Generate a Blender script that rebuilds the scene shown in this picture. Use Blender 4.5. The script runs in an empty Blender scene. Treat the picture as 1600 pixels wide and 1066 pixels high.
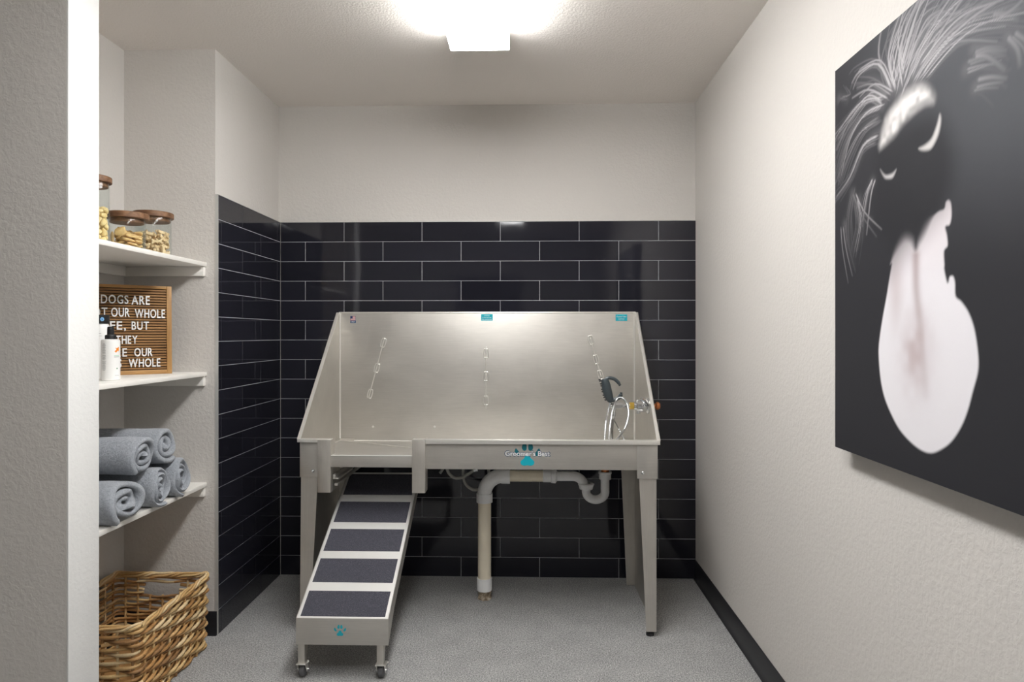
import bpy, bmesh, math, random
import numpy as np
from mathutils import Vector, Matrix

S = bpy.context.scene
C = S.collection
PI = math.pi
rnd = random.Random(7)

# ------------------------------------------------------------------ camera, world, exposure
cam_d = bpy.data.cameras.new('camera')
cam = bpy.data.objects.new('camera', cam_d); C.objects.link(cam)
cam.location = (0, -3.40, 1.2647)
cam.rotation_euler = (PI / 2, 0, 0.0273)
cam_d.sensor_width = 36.0
cam_d.lens = 1021.69 / 1600 * 36
cam_d.shift_y = -10.7 / 1600
cam_d.clip_start = 0.02
S.camera = cam
S.view_settings.view_transform = 'Standard'
S.view_settings.look = 'None'
S.view_settings.gamma = 1
S.view_settings.exposure = 1.72
S.view_settings.use_curve_mapping = False
w = bpy.data.worlds.new('world'); S.world = w; w.use_nodes = True
w.node_tree.nodes['Background'].inputs[0].default_value = (0.9, 0.95, 1, 1)
w.node_tree.nodes['Background'].inputs[1].default_value = 0.02
LAMP = 9.0          # emission of the fluorescent diffusers

# ------------------------------------------------------------------ materials
def lin(r, g, b):
    f = lambda c: (c / 12.92 if c <= 0.04045 else ((c + 0.055) / 1.055) ** 2.4)
    return (f(r / 255), f(g / 255), f(b / 255), 1)

class Mat:
    """small node-graph builder"""
    def __init__(s, name, col, rough=0.5, metal=0.0, spec=0.5):
        s.m = bpy.data.materials.new(name); s.m.use_nodes = True
        s.nt = s.m.node_tree; s.p = s.nt.nodes['Principled BSDF']
        s.p.inputs['Base Color'].default_value = col
        s.p.inputs['Roughness'].default_value = rough
        s.p.inputs['Metallic'].default_value = metal
        s.p.inputs['Specular IOR Level'].default_value = spec
        s.co = None
    def n(s, t, **kw):
        x = s.nt.nodes.new(t)
        for k, v in kw.items():
            if k in x.inputs: x.inputs[k].default_value = v
            else: setattr(x, k, v)
        return x
    def l(s, a, b): s.nt.links.new(a, b)
    def coord(s, scale=(1, 1, 1), kind='Object'):
        t = s.n('ShaderNodeTexCoord'); mp = s.n('ShaderNodeMapping')
        mp.inputs['Scale'].default_value = scale
        s.l(t.outputs[kind], mp.inputs[0]); return mp.outputs[0]
    def noise(s, scale, detail=3, rough=0.5, stretch=(1, 1, 1), dist=0):
        x = s.n('ShaderNodeTexNoise'); x.inputs['Scale'].default_value = scale
        x.inputs['Detail'].default_value = detail; x.inputs['Roughness'].default_value = rough
        x.inputs['Distortion'].default_value = dist
        s.l(s.coord(stretch), x.inputs['Vector']); return x.outputs['Fac']
    def ramp(s, fac, stops):
        r = s.n('ShaderNodeValToRGB'); e = r.color_ramp.elements
        while len(e) < len(stops): e.new(0.5)
        for el, (p, c) in zip(e, stops): el.position = p; el.color = c
        s.l(fac, r.inputs[0]); return r.outputs[0]
    def g(s, v): return (v, v, v, 1)
    def color(s, out): s.l(out, s.p.inputs['Base Color'])
    def rough(s, out): s.l(out, s.p.inputs['Roughness'])
    def bump(s, h, strength=0.3, dist=0.01, prev=None):
        b = s.n('ShaderNodeBump'); b.inputs['Strength'].default_value = strength
        b.inputs['Distance'].default_value = dist; s.l(h, b.inputs['Height'])
        if prev is not None: s.l(prev, b.inputs['Normal'])
        s.l(b.outputs[0], s.p.inputs['Normal']); return b.outputs[0]

def mix(c, a): return tuple(x * a for x in c[:3]) + (1,)

def paint_mat(name, col, s1=55, st=0.35):
    k = Mat(name, col, 0.75, 0, 0.3)
    n1 = k.noise(s1, 4, 0.55, dist=0.4)
    r1 = k.ramp(n1, [(0.38, k.g(0)), (0.62, k.g(1))])
    k.bump(r1, st, 0.004)
    return k.m

M = {}
M['wall'] = paint_mat('greige wall paint', lin(209, 205, 200), 70, 0.2)
M['white_wall'] = paint_mat('whiter wall finish', lin(236, 236, 234), 70, 0.1)
M['ceiling'] = paint_mat('ceiling paint', lin(238, 232, 226), 110, 0.25)
M['trimwhite'] = Mat('white shelf paint', lin(240, 237, 231), 0.4).m

k = Mat('grey speckled floor', lin(128, 128, 127), 0.8, 0, 0.25)
a = k.noise(190, 3, 0.85); b_ = k.noise(9, 4, 0.6); c_ = k.noise(90, 3, 0.6)
ca = k.ramp(a, [(0.36, lin(108, 108, 108)), (0.5, lin(168, 168, 167)), (0.64, lin(222, 221, 219))])
mx = k.n('ShaderNodeMix', data_type='RGBA', blend_type='MULTIPLY'); mx.inputs[0].default_value = 0.55
k.l(ca, mx.inputs[6]); k.l(k.ramp(b_, [(0.3, k.g(0.72)), (0.7, k.g(1.0))]), mx.inputs[7])
mx2 = k.n('ShaderNodeMix', data_type='RGBA', blend_type='MULTIPLY'); mx2.inputs[0].default_value = 0.5
k.l(mx.outputs[2], mx2.inputs[6]); k.l(k.ramp(c_, [(0.35, k.g(0.75)), (0.65, k.g(1.0))]), mx2.inputs[7])
k.color(mx2.outputs[2]); k.bump(a, 0.25, 0.002); M['floor'] = k.m

k = Mat('black glazed tile', lin(36, 35, 40), 0.06, 0, 0.5)
t = k.n('ShaderNodeAttribute'); t.attribute_name = 'Col'
k.color(t.outputs['Color'])
k.bump(k.noise(7, 2, 0.5), 0.05, 0.01); M['tile'] = k.m
M['grout'] = Mat('pale grey grout', lin(204, 206, 210), 0.8).m
M['rubber_base'] = Mat('black vinyl cove base', lin(33, 33, 37), 0.42).m
k = Mat('brushed aluminium trim', lin(206, 206, 202), 0.4, 0.4); M['alu'] = k.m

def steel(name, col, r0, r1, stretch, bs=0.03):
    k = Mat(name, col, 0.35, 0.88)
    n1 = k.noise(260, 2, 0.6, stretch); n2 = k.noise(3.2, 4, 0.6, (1, 1, 1.4), 1.0)
    cm = k.n('ShaderNodeMix', data_type='RGBA', blend_type='MULTIPLY'); cm.inputs[0].default_value = 1
    k.l(k.ramp(n2, [(0.3, mix(col, 0.90)), (0.7, mix(col, 1.04))]), cm.inputs[6])
    k.l(k.ramp(n1, [(0.3, k.g(0.93)), (0.7, k.g(1))]), cm.inputs[7])
    k.color(cm.outputs[2])
    k.rough(k.ramp(n2, [(0.25, k.g(r0)), (0.75, k.g(r1))]))
    return k.m
M['steel'] = steel('brushed stainless steel', lin(207, 204, 198), 0.44, 0.54, (0.04, 1, 1))
M['steel_v'] = steel('brushed stainless steel upright', lin(210, 206, 199), 0.40, 0.5, (1, 1, 0.04))
M['steel_edge'] = Mat('polished steel edge', lin(236, 234, 229), 0.3, 0.7).m
M['deck'] = Mat('light satin deck steel', lin(232, 231, 228), 0.4, 0.35).m
M['chrome'] = Mat('chrome', lin(226, 228, 230), 0.07, 1.0).m
M['brass'] = Mat('yellow brass', lin(238, 200, 96), 0.3, 0.8).m
M['copper'] = Mat('copper', lin(196, 122, 78), 0.3, 0.9).m
k = Mat('grit tread', lin(70, 70, 78), 0.85, 0, 0.3); nn = k.noise(420, 2, 0.8)
k.color(k.ramp(nn, [(0.3, lin(50, 50, 58)), (0.6, lin(80, 80, 90)), (0.78, lin(135, 135, 142))]))
k.bump(nn, 0.6, 0.002); M['grit'] = k.m
M['teal'] = Mat('teal decal', lin(8, 172, 190), 0.4).m
M['teal_dark'] = Mat('dark teal decal', lin(9, 105, 116), 0.4).m
M['navy'] = Mat('navy outline', lin(20, 70, 110), 0.4).m
M['white'] = Mat('white print', lin(238, 238, 238), 0.5).m
M['blue'] = Mat('flag blue', lin(42, 48, 96), 0.5).m
M['red'] = Mat('flag red', lin(186, 46, 60), 0.5).m
M['black'] = Mat('black plastic', lin(30, 30, 32), 0.4).m
M['darkgrey'] = Mat('dark grey plastic', lin(62, 70, 74), 0.35).m
M['caster_rubber'] = Mat('grey caster rubber', lin(96, 96, 98), 0.55).m
def pvc(name, col):
    k = Mat(name, col, 0.38); n1 = k.noise(14, 3, 0.6, (1, 1, 0.4))
    k.color(k.ramp(n1, [(0.35, mix(col, 0.93)), (0.65, col)])); return k.m
M['pvc'] = pvc('white pvc', lin(250, 250, 250))
M['pvc_cream'] = pvc('aged cream pvc', lin(246, 236, 214))
M['hose_grey'] = Mat('pale grey hose', lin(176, 176, 170), 0.5).m
k = Mat('crumbled mortar', lin(150, 130, 104), 0.95); nn = k.noise(60, 4, 0.7)
k.color(k.ramp(nn, [(0.3, lin(96, 80, 62)), (0.5, lin(176, 160, 138)), (0.7, lin(222, 214, 202))])); k.bump(nn, 0.8, 0.01)
M['mortar'] = k.m

def wood(name, c0, c1, stretch, scale=24, rough=0.5):
    k = Mat(name, c0, rough)
    n1 = k.noise(scale, 5, 0.62, stretch, 0.6); n2 = k.noise(scale * 5, 3, 0.6, stretch, 0.2)
    cm = k.n('ShaderNodeMix', data_type='RGBA', blend_type='MULTIPLY'); cm.inputs[0].default_value = 0.6
    k.l(k.ramp(n1, [(0.3, c0), (0.7, c1)]), cm.inputs[6]); k.l(k.ramp(n2, [(0.3, k.g(0.7)), (0.7, k.g(1))]), cm.inputs[7])
    k.color(cm.outputs[2]); k.bump(n2, 0.15, 0.001); return k.m
M['lid_wood'] = wood('walnut lid wood', lin(98, 66, 44), lin(150, 110, 78), (0.12, 1, 1), 60)
M['slat_wood'] = wood('brown slat wood', lin(128, 90, 50), lin(178, 134, 82), (0.06, 1, 1), 60)
M['groove'] = wood('dark groove wood', lin(34, 22, 12), lin(54, 36, 20), (0.06, 1, 1), 60)
M['frame_wood'] = wood('light oak frame wood', lin(166, 122, 70), lin(200, 156, 98), (1, 1, 0.08), 50)
M['frame_wood_h'] = wood('light oak rail wood', lin(166, 122, 70), lin(200, 156, 98), (0.08, 1, 1), 50)
k = Mat('clear glass', (1, 1, 1, 1), 0.02)
tr = k.n('ShaderNodeBsdfTransparent'); tr.inputs[0].default_value = (0.97, 0.985, 0.98, 1)
gs = k.n('ShaderNodeBsdfGlossy'); gs.inputs['Roughness'].default_value = 0.03
fr_w = k.n('ShaderNodeLayerWeight'); fr_w.inputs['Blend'].default_value = 0.5
fr_p = k.n('ShaderNodeMath', operation='POWER'); k.l(fr_w.outputs['Facing'], fr_p.inputs[0]); fr_p.inputs[1].default_value = 4.0
fr_n = k.n('ShaderNodeMath', operation='MULTIPLY_ADD'); k.l(fr_p.outputs[0], fr_n.inputs[0]); fr_n.inputs[1].default_value = 0.45; fr_n.inputs[2].default_value = 0.025
ms = k.n('ShaderNodeMixShader'); k.l(fr_n.outputs[0], ms.inputs[0]); k.l(tr.outputs[0], ms.inputs[1]); k.l(gs.outputs[0], ms.inputs[2])
k.l(ms.outputs[0], k.nt.nodes['Material Output'].inputs['Surface'])
M['glass'] = k.m
def biscuit(name, a, b):
    k = Mat(name, a, 0.8); n1 = k.noise(70, 4, 0.7)
    k.color(k.ramp(n1, [(0.3, a), (0.7, b)])); k.bump(n1, 0.4, 0.002); return k.m
M['bone'] = biscuit('biscuit', lin(218, 184, 136), lin(244, 222, 180))
M['cookie'] = biscuit('golden biscuit', lin(220, 178, 114), lin(244, 214, 156))
M['treat'] = biscuit('pale yellow treat', lin(236, 204, 132), lin(250, 230, 176))
k = Mat('blue grey terry towel', lin(128, 135, 145), 0.95, 0, 0.1); n1 = k.noise(420, 3, 0.8); n2 = k.noise(120, 4, 0.75, (1.0, 1, 1), 0.3)
cm = k.n('ShaderNodeMix', data_type='RGBA', blend_type='MULTIPLY'); cm.inputs[0].default_value = 0.8
k.l(k.ramp(n2, [(0.3, lin(156, 162, 171)), (0.7, lin(198, 203, 210))]), cm.inputs[6])
k.l(k.ramp(n1, [(0.3, k.g(0.72)), (0.65, k.g(1))]), cm.inputs[7]); k.color(cm.outputs[2])
b1 = k.bump(n2, 0.8, 0.006); k.bump(n1, 0.8, 0.003, b1)
k.p.inputs['Sheen Weight'].default_value = 0.25; M['towel'] = k.m
k = Mat('willow wicker', lin(170, 130, 80), 0.5, 0, 0.4)
t = k.n('ShaderNodeAttribute'); t.attribute_name = 'Col'; n1 = k.noise(160, 3, 0.6)
cm = k.n('ShaderNodeMix', data_type='RGBA', blend_type='MULTIPLY'); cm.inputs[0].default_value = 0.6
k.l(t.outputs['Color'], cm.inputs[6]); k.l(k.ramp(n1, [(0.3, k.g(0.72)), (0.7, k.g(1))]), cm.inputs[7]); k.color(cm.outputs[2])
M['wicker'] = k.m
k = Mat('canvas print', (0.05, 0.05, 0.05, 1), 0.62, 0, 0.22)
t = k.n('ShaderNodeAttribute'); t.attribute_name = 'Col'; k.color(t.outputs['Color'])
k.bump(k.noise(700, 1, 0.5), 0.12, 0.001); M['art'] = k.m
M['canvas_side'] = Mat('dark canvas edge', lin(44, 44, 48), 0.7).m
M['bottle_white'] = Mat('white bottle plastic', lin(240, 240, 238), 0.3).m
M['orange'] = Mat('orange print', lin(240, 140, 20), 0.5).m
M['label_grey'] = Mat('grey print', lin(150, 152, 154), 0.6).m
M['label_green'] = Mat('green print', lin(60, 130, 84), 0.5).m
M['label_mint'] = Mat('mint print', lin(196, 226, 206), 0.5).m
M['label_blue'] = Mat('light blue print', lin(120, 176, 226), 0.5).m
M['door'] = Mat('dark stained door', lin(52, 44, 40), 0.4).m
k = Mat('lit acrylic diffuser', (0.9, 0.9, 0.9, 1), 0.4)
k.p.inputs['Emission Color'].default_value = (0.99, 0.99, 0.985, 1); k.p.inputs['Emission Strength'].default_value = LAMP
M['lamp'] = k.m
k = Mat('added fill diffuser', (0.9, 0.9, 0.9, 1), 0.4)
k.p.inputs['Emission Color'].default_value = (0.99, 0.99, 0.985, 1); k.p.inputs['Emission Strength'].default_value = LAMP * 0.75
M['lamp_added'] = k.m
M['lamp_cap'] = Mat('white lamp housing', lin(235, 235, 232), 0.4).m

# ------------------------------------------------------------------ mesh helpers
class MB:
    def __init__(s): s.v = []; s.f = []; s.c = []
    def add(s, vs, fs, col=None):
        o = len(s.v); s.v += [tuple(x) for x in vs]; s.f += [tuple(i + o for i in f) for f in fs]
        s.c += [col or (1, 1, 1, 1)] * len(vs); return s
    def box(s, x0, x1, y0, y1, z0, z1, col=None):
        vs = [(x, y, z) for x in (x0, x1) for y in (y0, y1) for z in (z0, z1)]
        return s.add(vs, [(0, 1, 3, 2), (4, 6, 7, 5), (0, 4, 5, 1), (2, 3, 7, 6), (0, 2, 6, 4), (1, 5, 7, 3)], col)
    def bbox(s, x0, x1, y0, y1, z0, z1, b, seg=2, col=None):
        bm = bmesh.new(); bmesh.ops.create_cube(bm, size=1)
        for v in bm.verts:
            v.co = Vector(((x0 + x1) / 2 + v.co.x * (x1 - x0), (y0 + y1) / 2 + v.co.y * (y1 - y0), (z0 + z1) / 2 + v.co.z * (z1 - z0)))
        bmesh.ops.bevel(bm, geom=bm.edges[:], offset=b, segments=seg, affect='EDGES', profile=0.5)
        return s.bm(bm, col)
    def bm(s, bm, col=None, mat=None):
        bm.verts.index_update(); vs = [v.co.copy() for v in bm.verts]
        if mat is not None: vs = [mat @ v for v in vs]
        s.add(vs, [[v.index for v in f.verts] for f in bm.faces], col); bm.free(); return s
    def prism(s, poly, vec, col=None):
        """closed polygon (3D points) pushed along vec"""
        n = len(poly); vec = Vector(vec); p = [Vector(q) for q in poly]
        vs = p + [q + vec for q in p]
        nrm = Vector((0, 0, 0))
        for i in range(n): nrm += p[i].cross(p[(i + 1) % n])
        fs = [tuple(range(n)), tuple(range(2 * n - 1, n - 1, -1))] + [(i, i + n, (i + 1) % n + n, (i + 1) % n) for i in range(n)]
        if nrm.dot(vec) > 0: fs = [tuple(reversed(f)) for f in fs]
        return s.add(vs, fs, col)
    def tube(s, pts, r, n=10, cap=True, closed=False, col=None, flat=None):
        pts = [Vector(p) for p in pts]; N = len(pts)
        rs = r if isinstance(r, (list, tuple)) else [r] * N
        T = []
        for i in range(N):
            if closed: d = pts[(i + 1) % N] - pts[i - 1]
            else: d = pts[min(i + 1, N - 1)] - pts[max(i - 1, 0)]
            T.append(d.normalized() if d.length > 1e-9 else Vector((0, 0, 1)))
        up = Vector((0, 0, 1)) if abs(T[0].z) < 0.9 else Vector((1, 0, 0))
        nv = (up - T[0] * up.dot(T[0])).normalized()
        vs = []; fs = []
        for i in range(N):
            nv = (nv - T[i] * nv.dot(T[i])).normalized(); bv = T[i].cross(nv)
            for j in range(n):
                a = 2 * PI * j / n; vs.append(pts[i] + (nv * math.cos(a) + bv * math.sin(a)) * rs[i])
        for i in range(N if closed else N - 1):
            i2 = (i + 1) % N
            for j in range(n):
                j2 = (j + 1) % n; fs.append((i * n + j, i2 * n + j, i2 * n + j2, i * n + j2)[::-1])
        if cap and not closed:
            fs.append(tuple(range(n))); fs.append(tuple(range(N * n - 1, (N - 1) * n - 1, -1)))
        return s.add(vs, fs, col)
    def cyl(s, a, b, r, n=20, col=None, r2=None):
        return s.tube([a, b], [r, r if r2 is None else r2], n, col=col)
    def lathe(s, prof, center=(0, 0, 0), n=32, axis='z', col=None):
        vs = []; fs = []; m = len(prof)
        for j in range(n):
            a = 2 * PI * j / n
            for r, h in prof:
                p = (r * math.cos(a), r * math.sin(a), h)
                if axis == 'x': p = (h, r * math.cos(a), r * math.sin(a))
                if axis == 'y': p = (r * math.sin(a), h, r * math.cos(a))
                vs.append((p[0] + center[0], p[1] + center[1], p[2] + center[2]))
        for j in range(n):
            for i in range(m - 1):
                fs.append((j * m + i, ((j + 1) % n) * m + i, ((j + 1) % n) * m + i + 1, j * m + i + 1))
        return s.add(vs, fs, col)
    def build(s, name, mat, parent=None, smooth=35, color=False, merge=0, kind=None, label=None):
        me = bpy.data.meshes.new(name); me.from_pydata(s.v, [], s.f)
        if color:
            at = me.color_attributes.new('Col', 'FLOAT_COLOR', 'POINT')
            at.data.foreach_set('color', np.array(s.c, dtype=np.float32).ravel())
        if merge:
            bm = bmesh.new(); bm.from_mesh(me); bmesh.ops.remove_doubles(bm, verts=bm.verts, dist=merge); bm.to_mesh(me); bm.free()
        me.validate(); me.materials.append(mat)
        if smooth:
            me.shade_smooth(); me.set_sharp_from_angle(angle=math.radians(smooth))
        o = bpy.data.objects.new(name, me); C.objects.link(o)
        if parent is not None: o.parent = parent
        if kind: o['kind'] = kind
        if label: o['label'] = label
        return o

def thing(name, label, cat, loc=(0, 0, 0), rotz=0, group=None):
    o = bpy.data.objects.new(name, None); o.empty_display_size = 0.05; C.objects.link(o)
    o.location = loc; o.rotation_euler = (0, 0, rotz)
    return tag(o, label, cat, group)
def tag(o, label, cat, group=None):
    o['label'] = label; o['category'] = cat
    if group: o['group'] = group
    return o
def spline(P, n=8, closed=False):
    P = [Vector(p) for p in P]; out = []; N = len(P)
    for i in range(N if closed else N - 1):
        if closed: p0, p1, p2, p3 = P[i - 1], P[i], P[(i + 1) % N], P[(i + 2) % N]
        else: p0, p1, p2, p3 = P[max(i - 1, 0)], P[i], P[i + 1], P[min(i + 2, N - 1)]
        for j in range(n):
            t = j / n
            out.append(0.5 * ((2 * p1) + (p2 - p0) * t + (2 * p0 - 5 * p1 + 4 * p2 - p3) * t * t + (3 * p1 - p0 - 3 * p2 + p3) * t ** 3))
    if not closed: out.append(P[-1])
    return out
def glyphs(text, size=1.0, offset=0.0, extrude=0.0, bold=0):
    """text as (verts, faces) in the XY plane"""
    cu = bpy.data.curves.new('t', 'FONT'); cu.body = text; cu.size = size; cu.offset = offset; cu.extrude = extrude
    cu.resolution_u = 4; ob = bpy.data.objects.new('t', cu)
    me = bpy.data.meshes.new_from_object(ob)
    vs = [v.co.copy() for v in me.vertices]; fs = [tuple(p.vertices) for p in me.polygons]
    bpy.data.objects.remove(ob); bpy.data.curves.remove(cu); bpy.data.meshes.remove(me)
    return vs, fs
def text_fit(mb, text, cx, cz, width, height, y, offset=0.0, thick=0.0006, squeeze=True):
    """text standing in an XZ plane facing -Y, centred at cx, cz"""
    vs, fs = glyphs(text, 1.0, offset, 0.0)
    if not vs: return
    x0, x1 = min(v.x for v in vs), max(v.x for v in vs); y0, y1 = min(v.y for v in vs), max(v.y for v in vs)
    sx = width / (x1 - x0); sy = height / (y1 - y0)
    if not squeeze: sx = sy = min(sx, sy)
    mb.add([(cx + (v.x - (x0 + x1) / 2) * sx, y, cz + (v.y - (y0 + y1) / 2) * sy) for v in vs], fs)

# ------------------------------------------------------------------ the room
XL, XR, HC = -1.31, 0.8557, 2.463
NY0, NY1, NXB = -1.445, -0.686, -1.712       # shelf niche: near side, far side, back
RY, RXL = -5.3, -3.0                          # room behind the camera
def struct(name, mb, mat, **kw): return mb.build(name, mat, kind='structure', **kw)
struct('floor', MB().box(RXL - 0.1, XR + 0.1, RY - 0.1, 0.1, -0.05, 0), M['floor'])
struct('ceiling', MB().box(RXL - 0.1, XR + 0.1, RY - 0.1, 0.1, HC, HC + 0.05), M['ceiling'])
struct('wall_back', MB().box(XL - 0.014, XR + 0.1, 0.009, 0.1, 0, HC), M['wall'])
struct('wall_right', MB().box(XR, XR + 0.1, RY, 0.009, 0, HC), M['wall'])
struct('wall_left', MB().box(NXB, XL - 0.012, NY1, 0.1, 0, HC), M['wall'])
struct('wall_niche', MB().box(NXB - 0.1, NXB, NY0, 0.1, 0, HC), M['wall'])
struct('wall_wing', MB().box(RXL, XL - 0.006, -1.578, NY0, 0, HC), M['wall'])
struct('wall_wing_end', MB().bbox(XL - 0.006, XL, -1.578, NY0, 0, HC, 0.002), M['white_wall'])  # thin slab, makes the wing wall's end face whiter than the walls
struct('wall_rear', MB().box(RXL, XR, RY - 0.1, RY, 0, HC), M['white_wall'])
struct('wall_far_left', MB().box(RXL - 0.1, RXL, RY, -1.578, 0, HC), M['wall'])
d = struct('door_1', MB().bbox(-1.0, -0.1, RY, RY + 0.04, 0.005, 2.05, 0.004), M['door'])
MB().bbox(-1.08, -1.0, RY, RY + 0.05, 0, 2.13, 0.005).bbox(-0.1, -0.02, RY, RY + 0.05, 0, 2.13, 0.005).bbox(-1.0, -0.1, RY, RY + 0.05, 2.05, 2.13, 0.005).build('door_frame', M['trimwhite'], d)
MB().cyl((-0.17, RY + 0.04, 1.0), (-0.17, RY + 0.09, 1.0), 0.012).cyl((-0.17, RY + 0.09, 1.0), (-0.29, RY + 0.09, 1.0), 0.01).build('door_handle', M['chrome'], d)

# glazed 4 x 16 inch tile in running bond; every tile a bevelled slab set a hair out of true
TW, TH, TTOP, G = 0.4095, 0.10286, 1.8515, 0.0020
def tiles(lo, hi, joint, place):
    mb = MB(); r_ = random.Random(3)
    for row in range(18):
        z1 = TTOP - row * TH - G / 2; z0 = TTOP - (row + 1) * TH + G / 2
        j = joint + (0 if row % 2 == 0 else TW / 2)
        k0 = math.floor((lo - j) / TW)
        x = j + k0 * TW
        while x < hi:
            a = max(x + G / 2, lo); b = min(x + TW - G / 2, hi)
            if b - a > 0.006:
                rx, rz = max(-0.003, min(0.003, r_.gauss(0, 0.0016))), max(-0.002, min(0.002, r_.gauss(0, 0.0010))); tone = r_.uniform(0.85, 1.15)
                col = mix(lin(35, 35, 43), tone); bv = 0.0012
                ca, cz = (a + b) / 2, (z0 + z1) / 2
                def P(u, v, d): return place(u, v, d + (u - ca) * rz + (v - cz) * rx)
                vs = [P(a, z0, -0.006), P(b, z0, -0.006), P(b, z1, -0.006), P(a, z1, -0.006),
                      P(a, z0, -bv), P(b, z0, -bv), P(b, z1, -bv), P(a, z1, -bv),
                      P(a + bv, z0 + bv, 0), P(b - bv, z0 + bv, 0), P(b - bv, z1 - bv, 0), P(a + bv, z1 - bv, 0)]
                fs = [(8, 9, 10, 11)] + [(i, (i + 1) % 4, (i + 1) % 4 + 4, i + 4) for i in range(4)] + [(i + 4, (i + 1) % 4 + 4, (i + 1) % 4 + 8, i + 8) for i in range(4)]
                mb.add(vs, fs, col)
            x += TW
    return mb
tb = struct('wall_back_tile', tiles(XL + 0.002, XR, -0.9729, lambda u, v, d: (u, -d, v)), M['tile'], color=True, smooth=0)
MB().box(XL + 0.002, XR, 0.0016, 0.009, 0, TTOP - 0.001).build('grout', M['grout'], tb)
tl = struct('wall_left_tile', tiles(NY1 - 0.0005, 0.0, -0.0429, lambda u, v, d: (XL + d, u, v)), M['tile'], color=True, smooth=0)
MB().box(XL - 0.012, XL - 0.0016, NY1 + 0.0005, 0.002, 0, TTOP - 0.001).build('grout', M['grout'], tl)
struct('trim_1', MB().box(XL - 0.0125, XL + 0.001, NY1 - 0.0015, NY1 + 0.001, 0, TTOP + 0.001).box(XL - 0.0125, XL + 0.001, NY1 - 0.0015, 0, TTOP, TTOP + 0.0015), M['alu'], smooth=0)
struct('trim_2', MB().box(XL, XR, -0.001, 0.009, TTOP - 0.0005, TTOP + 0.001), M['alu'], smooth=0)
def cove(x0, x1, y0, y1, nx, ny, h=0.1):
    """vinyl base with a little toe, running from (x0,y0) to (x1,y1); n points into the room"""
    prof = [(0, 0), (0.012, 0), (0.009, 0.004), (0.006, 0.014), (0.005, 0.03), (0.005, h - 0.003), (0.0035, h), (0, h)]
    return MB().prism([(x0 + nx * p, y0 + ny * p, q) for p, q in prof], (x1 - x0, y1 - y0, 0))
struct('baseboard_right', cove(XR, XR, RY, 0.0, -1, 0), M['rubber_base'])
struct('baseboard_left', cove(NXB, XL - 0.004, NY1, NY1, 0, -1), M['rubber_base'])
struct('baseboard_niche', cove(NXB, NXB, NY0, NY1, 1, 0), M['rubber_base'])

# ------------------------------------------------------------------ ceiling lamps, the second an added fill
def lamp(name, x, y0, y1, label, mat='lamp'):
    t = thing(name, label, 'ceiling light', (x, (y0 + y1) / 2, HC))
    L = (y1 - y0) / 2; W = 0.116; zb = 2.381 - HC
    prof = [(-W + 0.012, -0.03), (-W, -0.035), (-W, zb + 0.003), (-W + 0.003, zb), (W - 0.003, zb), (W, zb + 0.003), (W, -0.035), (W - 0.012, -0.03)]
    MB().prism([(p, -L + 0.004, q) for p, q in prof], (0, 2 * L - 0.008, 0)).build('diffuser', M[mat], t)
    MB().bbox(-W + 0.014, W - 0.014, -L, L, -0.031, 0, 0.003).build('housing', M['lamp_cap'], t)
    for s in (-1, 1):
        a = s * L
        MB().prism([(p, a - 0.004, q) for p, q in prof], (0, 0.004 if s > 0 else 0.004, 0)).build('end_cap', M['lamp_cap'], t)
    return t
lamp('ceiling_light', -0.196, -2.05, -0.828, 'long white fluorescent wrap light on the ceiling, its diffuser glowing')
lamp('ceiling_light', -0.196, -3.18, -2.18, 'added wrap light on the ceiling above the viewpoint, unseen, brightening the room', 'lamp_added')  # second light added to brighten the room, never in view

# ------------------------------------------------------------------ dog washing tub
TX0, TX1, TY0, TY1 = -0.972, 0.532, -0.66, -0.09   # outside of the steel body
ZR, ZT = 0.822, 1.375                              # rim, top of the backsplash
EX0, EX1 = -0.837, -0.493                          # entry opening
tub = thing('dog_wash_tub', 'stainless steel dog washing tub with tall backsplash and open entry, standing against black tile', 'dog bath', ((TX0 + TX1) / 2, (TY0 + TY1) / 2, 0))
tub_o = tub.location.copy()
def tp(name, mb, mat, parent=None, **kw):
    """part of the tub given in room coordinates"""
    o = mb.build(name, mat, parent or tub, **kw)
    if parent is None: o.location = -tub_o
    return o
th = 0.003
bp = tp('back_panel', MB().bbox(TX0 + 0.006, TX1 - 0.006, TY1 - th, TY1, 0.60, ZT, 0.001).bbox(TX0, TX1, TY1 - th, TY1 + 0.014, ZT - 0.004, ZT, 0.001), M['steel'])
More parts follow.
